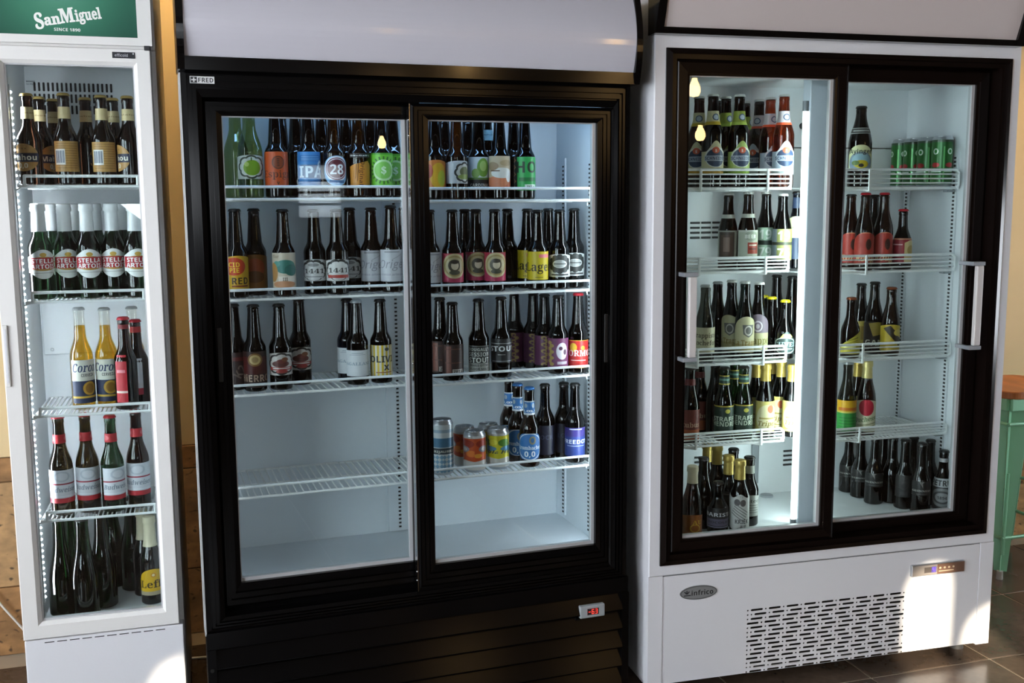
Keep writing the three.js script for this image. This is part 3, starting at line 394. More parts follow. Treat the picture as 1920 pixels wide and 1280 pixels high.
// ---------------------------------------------------------------- printed labels: one sheet, one cell of 128 pixels each
// key: [low edge, high edge (metres above the base), arc in degrees, outline, drawing, optional neck label [low, high, arc, drawing]]
const wv = (n, a) => (t) => a * Math.cos(t * Math.PI * n);
const LABELS = {
  mahou: [0.035, 0.105, 150, 'oval', (g) => { g.B('#b3874a'); g.R(0, 44, 128, 40, '#1d2440'); g.T('Mahou', 64, 64, 34, '#e9e2cf'); g.T('0,0', 64, 100, 30, '#e9e2cf'); g.T('* * *', 64, 26, 16, '#6a4a20'); }, [0.168, 0.198, 360, (g) => { g.B('#cdb98a'); g.T('Mahou', 32, 64, 22, '#8b774a'); g.T('Mahou', 96, 64, 22, '#8b774a'); }]],
  mahoub: [0.034, 0.111, 135, 'rect', (g) => { g.B('#b88d50'); for (let i = 0; i < 11; i++) g.R(16, 10 + i * 10, 98, 2, '#8a6530'); g.R(10, 34, 48, 64, '#e6e3df'); for (let i = 0; i < 11; i++) g.R(14 + i * 3.8, 40, i % 3 ? 1.6 : 2.6, 50, '#33405c'); }, [0.168, 0.198, 360, (g) => g.B('#d3bf90')]],
  stella: [0.055, 0.131, 165, 'shield', (g) => { g.B('#e9ebe9'); g.E(64, 62, 60, 30, '#b98b3c'); g.R(6, 36, 116, 48, '#b3202c'); g.T('STELLA', 64, 50, 27, '#fff'); g.T('ARTOIS', 64, 73, 27, '#fff'); g.E(64, 24, 12, 9, '#c9a24a'); g.R(24, 100, 80, 2, '#999'); }, null],
  corona: [0.02, 0.134, 165, 'rect', (g) => { g.B('#dcdcd0'); g.T('Corona', 64, 24, 34, '#27365f', 'italic bold', 'serif'); g.T('CERVEZA', 64, 46, 12, '#555'); g.R(0, 62, 128, 66, '#1c2747'); g.E(70, 84, 26, 20, '#b98f30'); g.E(70, 84, 17, 14, '#8a6420'); g.R(0, 106, 128, 6, '#c9a338'); }],
  budred: [0.02, 0.14, 60, 'rect', (g) => { g.B('#b51f2e'); g.R(0, 96, 128, 6, '#e8d2c8'); g.R(20, 40, 90, 8, '#d9808a'); g.R(0, 8, 128, 4, '#7d1420'); }, [0.205, 0.225, 360, (g) => g.B('#7d1c22')]],
  budwr: [0.03, 0.13, 80, 'rect', (g) => { g.B('#d9d2d6'); g.R(0, 104, 128, 24, '#b3263a'); g.R(18, 16, 80, 70, '#e9e6ea'); g.R(30, 30, 40, 40, '#7d86a4'); }, [0.2, 0.225, 360, (g) => g.B('#a3222a')]],
  bud: [0.035, 0.122, 165, 'rect', (g) => { g.B('#d4d7de'); g.R(0, 52, 128, 5, '#9c2a3a'); g.E(64, 26, 30, 20, '#bcc1cc'); g.E(64, 26, 22, 14, '#d4d7de'); g.T('Budweiser', 64, 76, 25, '#7f8796', 'italic bold', 'serif'); g.R(0, 108, 128, 20, '#b2242f'); g.R(0, 100, 128, 3, '#e8e8ec'); }, [0.19, 0.213, 360, (g) => { g.B('#b5262f'); g.E(32, 64, 16, 40, '#d86a70'); g.E(96, 64, 16, 40, '#d86a70'); }]],
  leffe: [0.028, 0.104, 160, 'dome', (g) => { g.B('#d6a915'); g.R(0, 108, 128, 20, '#a99a80'); g.T('Leffe', 66, 74, 48, '#3b2a12', 'bold', 'serif'); g.E(64, 30, 11, 11, '#c98a28'); g.E(64, 30, 6, 6, '#e8d9b0'); }],
  apple: [0.05, 0.112, 170, 'rise', (g) => { g.B('#bcc2b4'); g.W(64, 64, 52, 62, 8, 0.16, '#39412f'); g.W(64, 64, 44, 53, 8, 0.16, '#c9cfbf'); g.E(66, 68, 30, 40, '#7ea51e'); g.E(48, 50, 8, 12, '#b9d06a'); g.R(62, 14, 4, 18, '#4a5a20'); }],
  espiga: [0.03, 0.121, 180, 'rect', (g) => { g.B('#c9511c'); g.E(68, 40, 22, 24, '#5b2c18'); g.E(68, 40, 18, 20, '#8c3d1a'); for (let i = 0; i < 5; i++) g.R(64, 26 + i * 6, 8, 3, '#3a1c10'); g.T('Espiga', 64, 82, 34, '#6b2a12', 'bold', 'serif'); g.T('v', 66, 112, 18, '#3a1c10'); }],
  ipa: [0.03, 0.122, 180, 'rect', (g) => { g.B('#3f86c2'); g.R(22, 14, 84, 22, '#2f6ea6'); for (let i = 0; i < 3; i++) g.R(28, 18 + i * 6, 70, 2, '#7fb2dc'); g.R(24, 48, 80, 48, '#25567f'); g.T('IPA', 64, 74, 58, '#cfe4ee'); g.E(104, 50, 14, 18, '#dfe9ee'); g.T('0', 104, 51, 24, '#27506f'); g.R(10, 104, 108, 18, '#3274ae'); }],
  n28: [0.032, 0.112, 150, 'oval', (g) => { g.B('#86b6da'); g.E(64, 56, 56, 52, '#e6e6ea'); g.E(64, 56, 50, 46, '#6e2230'); g.E(64, 56, 46, 42, '#e6e6ea'); g.E(64, 56, 43, 39, '#64202d'); g.T('28', 64, 59, 58, '#f0eeee'); g.R(30, 104, 68, 12, '#3f6c9a'); }],
  dougall: [0.03, 0.104, 120, 'tag', (g) => { g.B('#cc8427'); g.G(Math.PI / 2 + 0.1, 64, 64, () => { g.T('Original', 0, -6, 30, '#6b3a10'); g.R(-50, 12, 90, 5, '#8c5418'); g.R(-50, 24, 80, 4, '#8c5418'); }); }, [0.107, 0.119, 120, (g) => { g.B('#1c120c'); g.T('DouGall\'s', 64, 66, 50, '#e0dcd6'); }]],
  green12: [0.03, 0.12, 180, 'rect', (g) => { g.B('#6cb82e'); for (let i = 0; i < 20; i++) g.G(i * Math.PI / 10, 64, 66, () => g.R(36, -3, 16, 6, '#35661e')); g.E(64, 66, 42, 40, '#b8d9a0'); g.E(64, 66, 34, 32, '#7fbf52'); g.T('$', 64, 66, 40, '#dcebd0', 'bold', 'serif'); g.T('12', 108, 104, 26, '#24551c'); g.R(0, 0, 128, 8, '#4f9a22'); }],
  mango: [0.03, 0.11, 150, 'rise', (g) => { g.B('#c9702a'); g.E(76, 70, 40, 56, '#d8a21e'); g.E(90, 80, 20, 34, '#b9b92c'); g.E(30, 50, 20, 30, '#a8402a'); }],
  hopemb: [0.045, 0.108, 180, 'rise', (g) => { g.B('#c9c6c2'); g.W(84, 66, 43, 58, 8, 0.16, '#23211c'); g.W(84, 66, 35, 48, 8, 0.16, '#c5beb0'); g.E(84, 62, 22, 28, '#6f7048'); g.E(84, 90, 30, 14, '#8d9a4a'); }],
  hopwhite: [0.028, 0.12, 180, 'rect', (g) => { g.B('#ccd0ce'); g.E(76, 42, 24, 36, '#6f9432'); g.E(76, 36, 14, 20, '#a9bf6a'); g.E(46, 64, 16, 18, '#87a852'); g.R(0, 80, 128, 8, '#5d7d3a'); g.R(0, 88, 128, 40, '#191716'); g.T('CARDINAL', 64, 110, 17, '#d8d4c8'); }],
  beige: [0.03, 0.122, 180, 'rect', (g) => { g.B('#c2a988'); g.R(0, 84, 128, 44, '#b85a38'); g.E(50, 100, 46, 22, '#d07a54'); g.E(70, 66, 46, 20, '#dfd8cd'); g.E(98, 78, 14, 24, '#e6e2dc'); g.E(30, 40, 26, 16, '#a08260'); g.E(86, 28, 26, 12, '#b0946c'); g.R(20, 56, 40, 4, '#70533a'); }],
  hop: [0.025, 0.12, 190, 'rect', (g) => { g.B('#2f9e4e'); g.R(0, 0, 26, 128, '#151713'); for (let i = 0; i < 5; i++) g.Z([[0, i * 26], [22, i * 26 + 14], [0, i * 26 + 26], [0, i * 26 + 15], [12, i * 26 + 13], [0, i * 26 + 9]], '#b9855a'); g.T('HOP', 80, 40, 58, '#12301c'); g.R(34, 78, 90, 14, '#1d6e38'); g.R(56, 104, 48, 16, '#dbe6dc'); g.T('ZETA', 80, 112, 15, '#1d2a20'); }],
  neckwhite: [0.03, 0.12, 180, 'rect', (g) => g.B('#15110e'), [0.17, 0.2, 360, (g) => { g.B('#9fc4cf'); for (let i = 0; i < 8; i++) g.G(0.6, 10 + i * 16, 60, () => g.R(-12, -2, 22, 4, '#2b4a5a')); }]],
  yelred: [0.02, 0.112, 180, 'rise', (g) => { g.B('#cfa421'); g.E(50, 40, 40, 32, '#c23e1c'); g.T('CID', 50, 34, 24, '#f2d23a'); g.T('PIE', 50, 54, 24, '#f2d23a'); g.T('RED', 70, 92, 34, '#3a2416'); g.R(40, 108, 60, 6, '#7a3418'); }],
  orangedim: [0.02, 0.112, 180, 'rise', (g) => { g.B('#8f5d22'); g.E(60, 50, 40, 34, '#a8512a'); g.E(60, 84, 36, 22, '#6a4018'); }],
  bird: [0.022, 0.118, 180, 'rect', (g) => { g.B('#cfc4b0'); g.E(66, 50, 40, 24, '#3c7f76'); g.E(88, 62, 26, 20, '#2f6c66'); g.E(34, 40, 14, 10, '#4f948a'); g.E(18, 70, 20, 34, '#b98a52'); g.R(40, 84, 68, 20, '#e5ded2'); g.T('III', 64, 94, 16, '#6b6052'); g.E(60, 112, 44, 12, '#c78f68'); g.T('flor', 30, 14, 16, '#9c8e78'); }],
  e1441: [0.038, 0.098, 170, 'rise', (g) => { g.B('#c6c6c6'); g.W(58, 64, 58, 62, 10, 0.12, '#222'); g.W(58, 70, 50, 54, 10, 0.1, '#cfcfcf'); g.T('1441', 60, 70, 38, '#2c2c2c', 'bold', 'serif'); g.E(58, 34, 22, 10, '#8a8a8a'); g.R(24, 100, 70, 4, '#777'); }],
  e1441r: [0.038, 0.098, 170, 'rise', (g) => { g.B('#c9c8c6'); g.W(64, 62, 58, 62, 10, 0.12, '#222'); g.W(64, 68, 50, 54, 10, 0.1, '#d2d1cf'); g.T('1441', 64, 66, 38, '#2c2c2c', 'bold', 'serif'); g.R(18, 92, 94, 18, '#a5372c'); }],
  origen: [0.03, 0.116, 190, 'rect', (g) => { g.B('#bdbdc2'); g.T('Origen', 68, 58, 44, '#8a8a90', 'italic'); g.R(36, 8, 56, 5, '#8d8d90'); g.T('cerveza artesana', 64, 98, 13, '#9a9aa0'); g.G(-0.5, 80, 30, () => g.R(-20, 0, 44, 2, '#999')); }],
  medal: [0.03, 0.112, 190, 'rect', (g) => { g.B('#a8283f'); g.R(0, 70, 128, 58, '#b02a52'); g.E(66, 56, 48, 54, '#c9b98a'); g.E(66, 56, 40, 45, '#a39058'); g.E(66, 56, 34, 38, '#bcae86'); g.E(64, 54, 22, 26, '#4a4232'); g.E(67, 54, 14, 19, '#dccdb2'); g.E(66, 38, 17, 9, '#3a3226'); g.E(66, 84, 20, 10, '#4c4c3c'); }],
  lager: [0.03, 0.113, 190, 'rect', (g) => { g.B('#c9b51c'); g.R(64, 14, 60, 15, '#d8707c'); g.T('Lager', 66, 70, 52, '#2a2410', 'bold', 'serif'); g.R(50, 114, 30, 3, '#6a5d10'); }],
  wax: [0.036, 0.104, 170, 'rise', (g) => { g.B('#c0c2c0'); for (let i = 0; i < 12; i++) g.E(64 + 40 * Math.cos(i * 0.5236), 56 + 40 * Math.sin(i * 0.5236), 13, 13, '#2a2d2b'); g.E(64, 56, 44, 44, '#2a2d2b'); g.E(64, 56, 31, 22, '#c0c2c0'); g.E(64, 56, 28, 19, '#9da09e'); g.R(38, 53, 52, 5, '#3c3f3d'); g.R(26, 110, 78, 9, '#3a3a3a'); }],
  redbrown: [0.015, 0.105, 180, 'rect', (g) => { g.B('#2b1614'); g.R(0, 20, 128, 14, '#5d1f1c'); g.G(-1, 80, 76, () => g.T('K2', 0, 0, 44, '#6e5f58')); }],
  hierro: [0.012, 0.11, 180, 'rect', (g) => { g.B('#2a110d'); g.R(0, 20, 128, 60, '#4e140f'); g.E(68, 30, 27, 23, '#7d5a2c'); g.E(68, 30, 20, 17, '#c9b078'); g.E(68, 30, 12, 10, '#a0885a'); g.T('HiERRO', 66, 94, 34, '#b9a08a'); }],
  crest: [0.042, 0.104, 180, 'rise', (g) => { g.B('#bdb8b4'); g.W(64, 64, 56, 62, 8, 0.15, '#1b1614'); g.W(64, 64, 47, 52, 8, 0.15, '#c5bfbb'); g.E(60, 64, 32, 18, '#5a2a24'); g.E(64, 50, 18, 12, '#6e3128'); g.E(76, 40, 12, 12, '#7a4a30'); g.R(18, 82, 92, 16, '#96302a'); g.R(30, 86, 66, 6, '#d9d4d0'); g.E(64, 106, 22, 10, '#96302a'); }],
  magal: [0.025, 0.098, 200, 'rect', (g) => { g.B('#c5c9cd'); g.T('MAGALLANES', 64, 66, 19, '#7d8c99', 'bold', 'serif'); g.R(44, 14, 40, 3, '#8c949b'); g.R(36, 22, 56, 2, '#8c949b'); }],
  olivi: [0.02, 0.108, 190, 'rect', (g) => { g.B('#c8c5b8'); for (let i = 0; i < 9; i++) g.R(i * 15, 0, 7, 128, '#c8a81e'); g.T('OLIVIA', 72, 58, 36, '#222'); g.T('x', 78, 88, 40, '#222'); g.E(80, 18, 8, 7, '#3a3a30'); g.R(40, 108, 60, 4, '#8f5a3a'); }],
  copper: [0.018, 0.11, 170, 'rect', (g) => { g.B('#3a2622'); g.R(36, 8, 22, 112, '#7d4c40'); g.R(30, 18, 70, 4, '#6a4038'); g.R(30, 74, 70, 4, '#6a4038'); g.R(62, 102, 50, 20, '#b8b0a8'); g.T('ZETA', 87, 112, 18, '#222'); }],
  session: [0.02, 0.1, 160, 'rect', (g) => { g.B('#6d6d68'); g.R(6, 5, 116, 118, '#1a1a1a'); g.T('DOUGALL\'S', 64, 18, 20, '#b8b8b0'); g.T('SESSION', 64, 42, 26, '#b8b8b0'); g.T('STOUT', 64, 68, 34, '#c8c8c0'); g.R(8, 82, 112, 40, '#8d8d85'); g.T('MARIS OTTER', 64, 92, 14, '#222'); g.T('FLOOR MALT', 64, 108, 15, '#222'); }],
  stout: [0.045, 0.115, 180, 'rect', (g) => { g.B('#161618'); g.R(10, 24, 108, 4, '#a8a8a8'); g.T('STOUT', 66, 54, 38, '#d9d9d9'); g.R(20, 116, 90, 4, '#8a8a90'); g.R(46, 82, 30, 4, '#888'); }],
  purple: [0.02, 0.11, 180, 'rect', (g) => { g.B('#5b2a4c'); for (let i = 0; i < 9; i++) g.E(58 + (i % 2) * 12, 10 + i * 14, 12, 8, '#a38a52'); for (let i = 0; i < 9; i++) g.E(60, 12 + i * 14, 5, 4, '#5b2a4c'); }],
  purplew: [0.02, 0.108, 180, 'rect', (g) => { g.B('#6a3058'); for (let i = 0; i < 8; i++) g.E(26 + (i % 2) * 10, 20 + i * 13, 11, 8, '#a88e50'); g.E(80, 56, 24, 36, '#cfc8d0'); g.E(74, 44, 8, 8, '#4a2340'); g.E(92, 60, 7, 12, '#4a2340'); g.R(60, 100, 44, 12, '#b9b0b8'); }],
  tormo: [0.016, 0.098, 180, 'rect', (g) => { g.B('#b3211d'); g.E(44, 34, 16, 20, '#e0b52a'); g.E(84, 36, 9, 10, '#c98f22'); g.T('TORMO', 62, 60, 38, '#f0e6e2', 'bold', 'serif'); g.R(34, 90, 64, 4, '#e8c8c0'); g.R(0, 120, 128, 8, '#d8a01c'); g.R(0, 0, 128, 4, '#d8a01c'); }],
  bluecan: [0, 1, 360, 'rect', (g) => { g.B('#c0c6c8'); for (let j = 0; j < 4; j++) { const x = j * 32; g.R(x, 36, 32, 24, '#456f8c'); g.R(x, 62, 32, 16, '#2d3a42'); g.T('URRIJA', x + 16, 71, 9, '#cfc9b8'); for (let r = 0; r < 4; r++) for (let k = 0; k < 4; k++) g.Z([[x + k * 8 + 4, 80 + r * 12], [x + k * 8 + 8, 86 + r * 12], [x + k * 8 + 4, 92 + r * 12], [x + k * 8, 86 + r * 12]], '#6c93ac'); g.R(x, 14, 32, 8, '#8fa3b0'); } }],
  orangecan: [0, 1, 360, 'rect', (g) => { g.B('#b84a22'); for (let j = 0; j < 3; j++) { const x = j * 43; g.E(x + 22, 30, 18, 16, '#8f2c1c'); g.E(x + 20, 50, 11, 12, '#8a8390'); g.E(x + 20, 50, 6, 7, '#c2b4ae'); g.E(x + 34, 66, 10, 12, '#d8742c'); g.E(x + 8, 74, 8, 8, '#d9902e'); } g.R(0, 0, 128, 10, '#b5b3b0'); g.R(0, 96, 128, 32, '#c9c4bd'); g.Z([[0, 96], [20, 90], [40, 98], [64, 90], [88, 98], [108, 90], [128, 96], [128, 104], [0, 104]], '#c9c4bd'); }],
  yellowcan: [0, 1, 360, 'rect', (g) => { g.B('#c9c02c'); for (let j = 0; j < 3; j++) { const x = j * 43; g.E(x + 14, 36, 12, 14, '#4d7d2e'); g.E(x + 32, 34, 9, 10, '#e0d94a'); g.E(x + 22, 58, 16, 10, '#4f86a8'); g.T('Hola', x + 24, 70, 17, '#233a52', 'italic bold'); } g.R(0, 0, 128, 10, '#b5b3b0'); g.R(0, 96, 128, 32, '#cbc8c2'); g.Z([[0, 96], [20, 90], [40, 98], [64, 90], [88, 98], [108, 90], [128, 96], [128, 104], [0, 104]], '#cbc8c2'); }],
  greencan: [0, 1, 360, 'rect', (g) => { g.B('#155e20'); for (let j = 0; j < 4; j++) { const x = j * 32; g.R(x + 2, 20, 3, 100, '#5fae62'); g.E(x + 16, 34, 6, 9, '#d8e2d8'); g.E(x + 16, 34, 3, 5, '#1d7a2a'); g.E(x + 16, 72, 9, 7, '#a8282a'); g.R(x + 4, 88, 24, 4, '#cfe0cf'); } g.R(0, 0, 128, 8, '#3a4a3c'); }],
  kromb: [0.024, 0.104, 165, 'oval2', (g) => { g.B('#2f6fb0'); g.O(64, 64, 60, 62, '#d8dee6', 5); g.E(76, 34, 15, 20, '#8c8468'); g.E(76, 34, 8, 12, '#2f5f90'); g.T('Krombacher', 64, 70, 23, '#e9eef4', 'bold', 'serif'); g.T('0,0', 64, 100, 36, '#f2f5f8'); }, [0.158, 0.2, 360, (g) => { g.B('#2f6fae'); g.R(0, 0, 128, 12, '#c9cfd6'); g.R(0, 110, 128, 18, '#d9dde2'); for (const x of [16, 48, 80, 112]) { g.E(x, 44, 7, 20, '#a8b4be'); g.T('0,0', x, 92, 26, '#eef2f6'); } }]],
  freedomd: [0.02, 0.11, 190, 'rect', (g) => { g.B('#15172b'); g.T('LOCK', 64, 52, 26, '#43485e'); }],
  freedom: [0.02, 0.106, 200, 'rect', (g) => { g.B('#2a3f86'); g.R(0, 0, 128, 40, '#3a2f78'); g.T('FREEDOM', 66, 62, 25, '#eceef6'); g.R(30, 78, 70, 4, '#9aa4cc'); g.R(40, 6, 48, 4, '#c8cce2'); }],
  weissy: [0.04, 0.142, 170, 'peak', (g) => { g.B('#cfc9a0'); g.R(0, 104, 128, 24, '#c2962a'); g.E(70, 62, 44, 38, '#dfe0d8'); g.E(70, 64, 39, 33, '#2e3f5c'); g.R(24, 56, 92, 20, '#aab4c4'); g.T('SCHNEIDER', 70, 66, 16, '#26344e'); g.E(70, 36, 15, 12, '#c85a3c'); g.T('S', 70, 37, 15, '#eee'); }, [0.19, 0.232, 250, (g) => { g.B('#d0c8a0'); g.R(0, 96, 128, 32, '#c0a42a'); g.E(74, 56, 18, 30, '#344868'); g.E(74, 56, 13, 22, '#aeb8c6'); }]],
  weissg: [0.04, 0.142, 170, 'peak', (g) => { g.B('#a9c06a'); g.R(0, 104, 128, 24, '#8fb838'); g.E(70, 62, 44, 38, '#dfe4d4'); g.E(70, 64, 39, 33, '#2e3f5c'); g.R(24, 56, 92, 20, '#aab4c4'); g.T('SCHNEIDER', 70, 66, 16, '#26344e'); g.E(70, 36, 15, 12, '#c85a3c'); g.T('S', 70, 37, 15, '#eee'); }, [0.19, 0.232, 250, (g) => { g.B('#8f9c3a'); g.R(0, 100, 128, 28, '#a4b84c'); g.E(74, 56, 18, 30, '#344868'); g.E(74, 56, 13, 22, '#aeb8c6'); }]],
  weisso: [0.04, 0.142, 170, 'peak', (g) => { g.B('#b9c6d8'); g.R(0, 104, 128, 24, '#cfd6d6'); g.E(70, 62, 44, 38, '#e6eaee'); g.E(70, 64, 39, 33, '#2e3f5c'); g.R(24, 56, 92, 20, '#aab4c4'); g.T('SCHNEIDER', 70, 66, 16, '#26344e'); g.E(70, 36, 15, 12, '#c85a3c'); g.T('S', 70, 37, 15, '#eee'); }, [0.19, 0.232, 250, (g) => { g.B('#c3b9bd'); g.R(0, 104, 128, 24, '#d8522c'); g.E(74, 56, 18, 30, '#344868'); g.E(74, 56, 13, 22, '#b9c0ca'); }]],
  aying: [0.055, 0.133, 135, 'dome', (g) => { g.B('#d8dba8'); g.E(64, 92, 58, 56, '#7f93a4'); g.E(66, 78, 44, 32, '#8fb4c4'); g.E(66, 98, 34, 20, '#c9b422'); g.E(66, 104, 12, 9, '#222'); g.E(40, 92, 18, 12, '#5f7a3c'); g.T('Ayinger', 64, 34, 30, '#26302a'); }, [0.168, 0.186, 180, (g) => { g.B('#2a2a28'); g.R(0, 0, 128, 16, '#a8aaa8'); g.R(0, 112, 128, 16, '#a8aaa8'); g.R(24, 46, 80, 36, '#9a9c9a'); }]],
  greyframe: [0.03, 0.125, 170, 'rect', (g) => { g.B('#a9aaa0'); g.R(20, 8, 74, 112, '#4a3c34'); g.R(28, 20, 58, 88, '#5d4a40'); g.R(44, 30, 28, 60, '#8d7468'); }, [0.163, 0.175, 200, (g) => g.B('#b9bab0')]],
  whitered: [0.03, 0.125, 170, 'rect', (g) => { g.B('#c9ccc0'); g.R(10, 10, 108, 108, '#b5bba8'); g.E(70, 26, 30, 20, '#9aa392'); g.R(54, 52, 56, 46, '#9c3c2c'); g.R(60, 60, 40, 6, '#d8c8b8'); g.T('BEER', 66, 28, 22, '#e8ece0'); g.R(60, 74, 36, 8, '#6a2a20'); }, [0.163, 0.175, 200, (g) => g.B('#c3c5b8')]],
  year19: [0.03, 0.13, 180, 'rect', (g) => { g.B('#a3bfa8'); g.R(0, 52, 128, 18, '#22322a'); g.T('19', 60, 28, 52, '#e9f0ea'); g.T('79', 60, 98, 52, '#e9f0ea'); g.R(104, 0, 24, 128, '#8a9aa2'); }],
  year76: [0.03, 0.13, 180, 'rect', (g) => { g.B('#8d9aa0'); g.R(40, 0, 88, 128, '#8c8f52'); g.T('19', 70, 28, 52, '#e9ece4'); g.T('76', 70, 98, 52, '#e9ece4'); g.R(0, 54, 128, 12, '#3a3e30'); }],
  navycream: [0.03, 0.165, 200, 'rise', (g) => { g.B('#c3c79c'); g.R(30, 64, 98, 64, '#2c3850'); g.T('8', 84, 100, 34, '#d8dcc8'); g.E(30, 40, 10, 14, '#8a8f66'); }, [0.19, 0.24, 360, (g) => g.B('#26324a')]],
  redlab: [0.022, 0.12, 180, 'dome', (g) => { g.B('#a33228'); g.E(76, 50, 12, 22, '#3a1a14'); g.T('Rouge', 70, 104, 34, '#d8c088', 'italic bold', 'serif'); g.R(0, 0, 128, 6, '#c98060'); }],
  redcream: [0.02, 0.1, 180, 'rect', (g) => { g.B('#8f1e2c'); g.Z([[64, 24], [90, 12], [128, 12], [128, 128], [64, 128]], '#c9b684'); g.E(96, 60, 20, 24, '#a89050'); g.R(12, 30, 44, 6, '#d8a8a8'); g.R(0, 4, 128, 4, '#c8b080'); }],
  trap: [0.03, 0.11, 180, 'rect', (g) => { g.B('#c9c3a2'); g.T('Trappistes', 66, 40, 30, '#3e3826', 'bold', 'serif'); g.T('Rochefort', 66, 76, 30, '#3e3826', 'bold', 'serif'); g.R(20, 104, 88, 4, '#8a8264'); }],
  latrappe: [0.025, 0.135, 175, 'dome', (g) => { g.B('#c4be96'); g.R(0, 96, 128, 32, '#a89f70'); g.Z([[46, 30], [98, 30], [94, 62], [72, 74], [50, 62]], '#6a6a66'); g.O(72, 50, 15, 15, '#cfcac0', 5); g.T('La Trappe', 66, 92, 28, '#8a7434', 'bold', 'serif'); }],
  latrappev: [0.025, 0.142, 175, 'dome', (g) => { g.B('#bcb890'); g.R(0, 0, 128, 64, '#7d6f7c'); g.O(62, 42, 18, 16, '#d0c8d0', 5); g.E(62, 42, 8, 8, '#c0b8c0'); g.T('Trappe', 62, 90, 32, '#7a7434', 'bold', 'serif'); }],
  cuvee: [0.018, 0.09, 165, 'peak', (g) => { g.B('#2a3836'); g.O(64, 80, 58, 44, '#c9d4d0', 5); g.E(66, 26, 34, 12, '#c8c460'); g.T('CUVEE', 66, 74, 34, '#b9d4d8', 'bold', 'serif'); g.R(30, 96, 70, 5, '#a9bcc0'); }],
  yelslant: [0.015, 0.1, 170, 'slant', (g) => { g.B('#b9ae3c'); g.R(10, 84, 70, 14, '#e0dc90'); g.G(-0.3, 64, 60, () => { g.R(-40, -4, 70, 5, '#7d7420'); g.R(-36, 8, 60, 4, '#8d8430'); }); }],
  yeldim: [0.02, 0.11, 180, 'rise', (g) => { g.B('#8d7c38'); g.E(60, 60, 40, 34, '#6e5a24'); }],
  yelwhite: [0.02, 0.11, 180, 'rise', (g) => { g.B('#241c16'); g.Z([[50, 10], [110, 0], [110, 60], [70, 70]], '#a8923a'); g.T('GAN', 76, 100, 40, '#d6d2c4'); }],
  yelblack: [0.02, 0.112, 180, 'rise', (g) => { g.B('#b39a28'); g.Z([[30, 20], [60, 6], [128, 90], [100, 104]], '#2a2012'); g.E(96, 40, 22, 16, '#c9b450'); g.R(60, 104, 50, 8, '#c9c090'); }],
  redor: [0.015, 0.11, 180, 'rect', (g) => { g.B('#6b2a22'); g.R(0, 84, 128, 44, '#a8542a'); g.T('Rubus', 70, 64, 28, '#c9a890', 'bold', 'serif'); }, [0.185, 0.205, 200, (g) => g.B('#6b2a2a')]],
  straffe: [0.02, 0.118, 200, 'rect', (g) => { g.B('#1b3226'); g.R(0, 0, 128, 7, '#b3a23c'); g.R(0, 120, 128, 5, '#8d8238'); g.T('STRAFFE', 66, 56, 27, '#c3ccb8'); g.T('HENDRIK', 66, 78, 26, '#c3ccb8'); g.E(74, 24, 10, 9, '#b9b04a'); }, [0.185, 0.215, 360, (g) => { g.B('#24443a'); g.R(0, 0, 128, 16, '#b8a83e'); g.R(0, 110, 128, 18, '#b8a83e'); g.R(30, 46, 60, 26, '#6d9a8a'); }]],
  goldlab: [0.02, 0.122, 190, 'rect', (g) => { g.B('#c3b568'); g.R(0, 0, 20, 128, '#a58a1e'); g.E(76, 70, 50, 56, '#d2caa0'); g.E(86, 32, 13, 16, '#c8623c'); g.R(40, 66, 66, 6, '#9a8a4a'); g.T('Tripel', 72, 90, 26, '#7d6a2c', 'italic bold', 'serif'); g.R(30, 112, 80, 4, '#9a8a4a'); }],
  yelgreen: [0.02, 0.12, 180, 'rect', (g) => { g.B('#d3a21c'); g.R(20, 30, 90, 12, '#c26a20'); g.R(0, 52, 128, 76, '#2f8c3c'); g.R(0, 46, 128, 6, '#c9c060'); for (let i = 0; i < 4; i++) g.R(24, 70 + i * 12, 80, 3, '#1e6a2c'); }],
  redball: [0.015, 0.118, 180, 'rise', (g) => { g.B('#c9c5a8'); g.E(64, 32, 34, 32, '#b01e34'); g.G(-0.15, 64, 84, () => { g.T('Duchesse', 0, -6, 24, '#4d6b44', 'italic bold', 'serif'); g.R(-44, 12, 90, 4, '#8a8a6a'); g.R(-40, 22, 80, 3, '#8a8a6a'); }); }],
  orangelab: [0.01, 0.085, 180, 'rise', (g) => { g.B('#8f5018'); g.T('AU', 80, 44, 30, '#c9a030', 'bold', 'serif'); g.O(70, 76, 20, 20, '#c09428', 5); g.R(50, 110, 60, 6, '#c09428'); }],
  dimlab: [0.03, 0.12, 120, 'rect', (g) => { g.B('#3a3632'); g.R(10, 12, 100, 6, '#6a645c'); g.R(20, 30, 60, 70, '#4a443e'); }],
  cherry: [0.012, 0.128, 170, 'wavy', (g) => { g.B('#bdbcb8'); g.E(50, 30, 13, 12, '#4a4648'); g.E(76, 32, 13, 12, '#55504f'); g.G(0.5, 64, 66, () => { for (let i = 0; i < 5; i++) g.R(-34, -18 + i * 9, 66, 3, '#6f6d6a'); }); g.R(12, 8, 3, 112, '#8a8986'); g.T('KRIEK', 72, 98, 22, '#333'); g.T('ALE', 78, 116, 16, '#333'); }],
  barista: [0.02, 0.085, 190, 'rect', (g) => { g.B('#1c1818'); g.T('BARISTA', 66, 40, 33, '#d6d4d8'); g.R(0, 66, 128, 44, '#5a5468'); g.T('CHOCOLATE', 64, 86, 20, '#2a2430'); g.R(10, 114, 108, 5, '#8a86a0'); }],
  greylab: [0.035, 0.108, 180, 'rise', (g) => { g.B('#a3a5a0'); g.T('Kasteel', 66, 36, 28, '#4a4c48', 'bold', 'serif'); for (let i = 0; i < 4; i++) g.R(24, 60 + i * 14, 80, 4, '#6a6c68'); }, [0.178, 0.205, 300, (g) => g.B('#8d8f86')]],
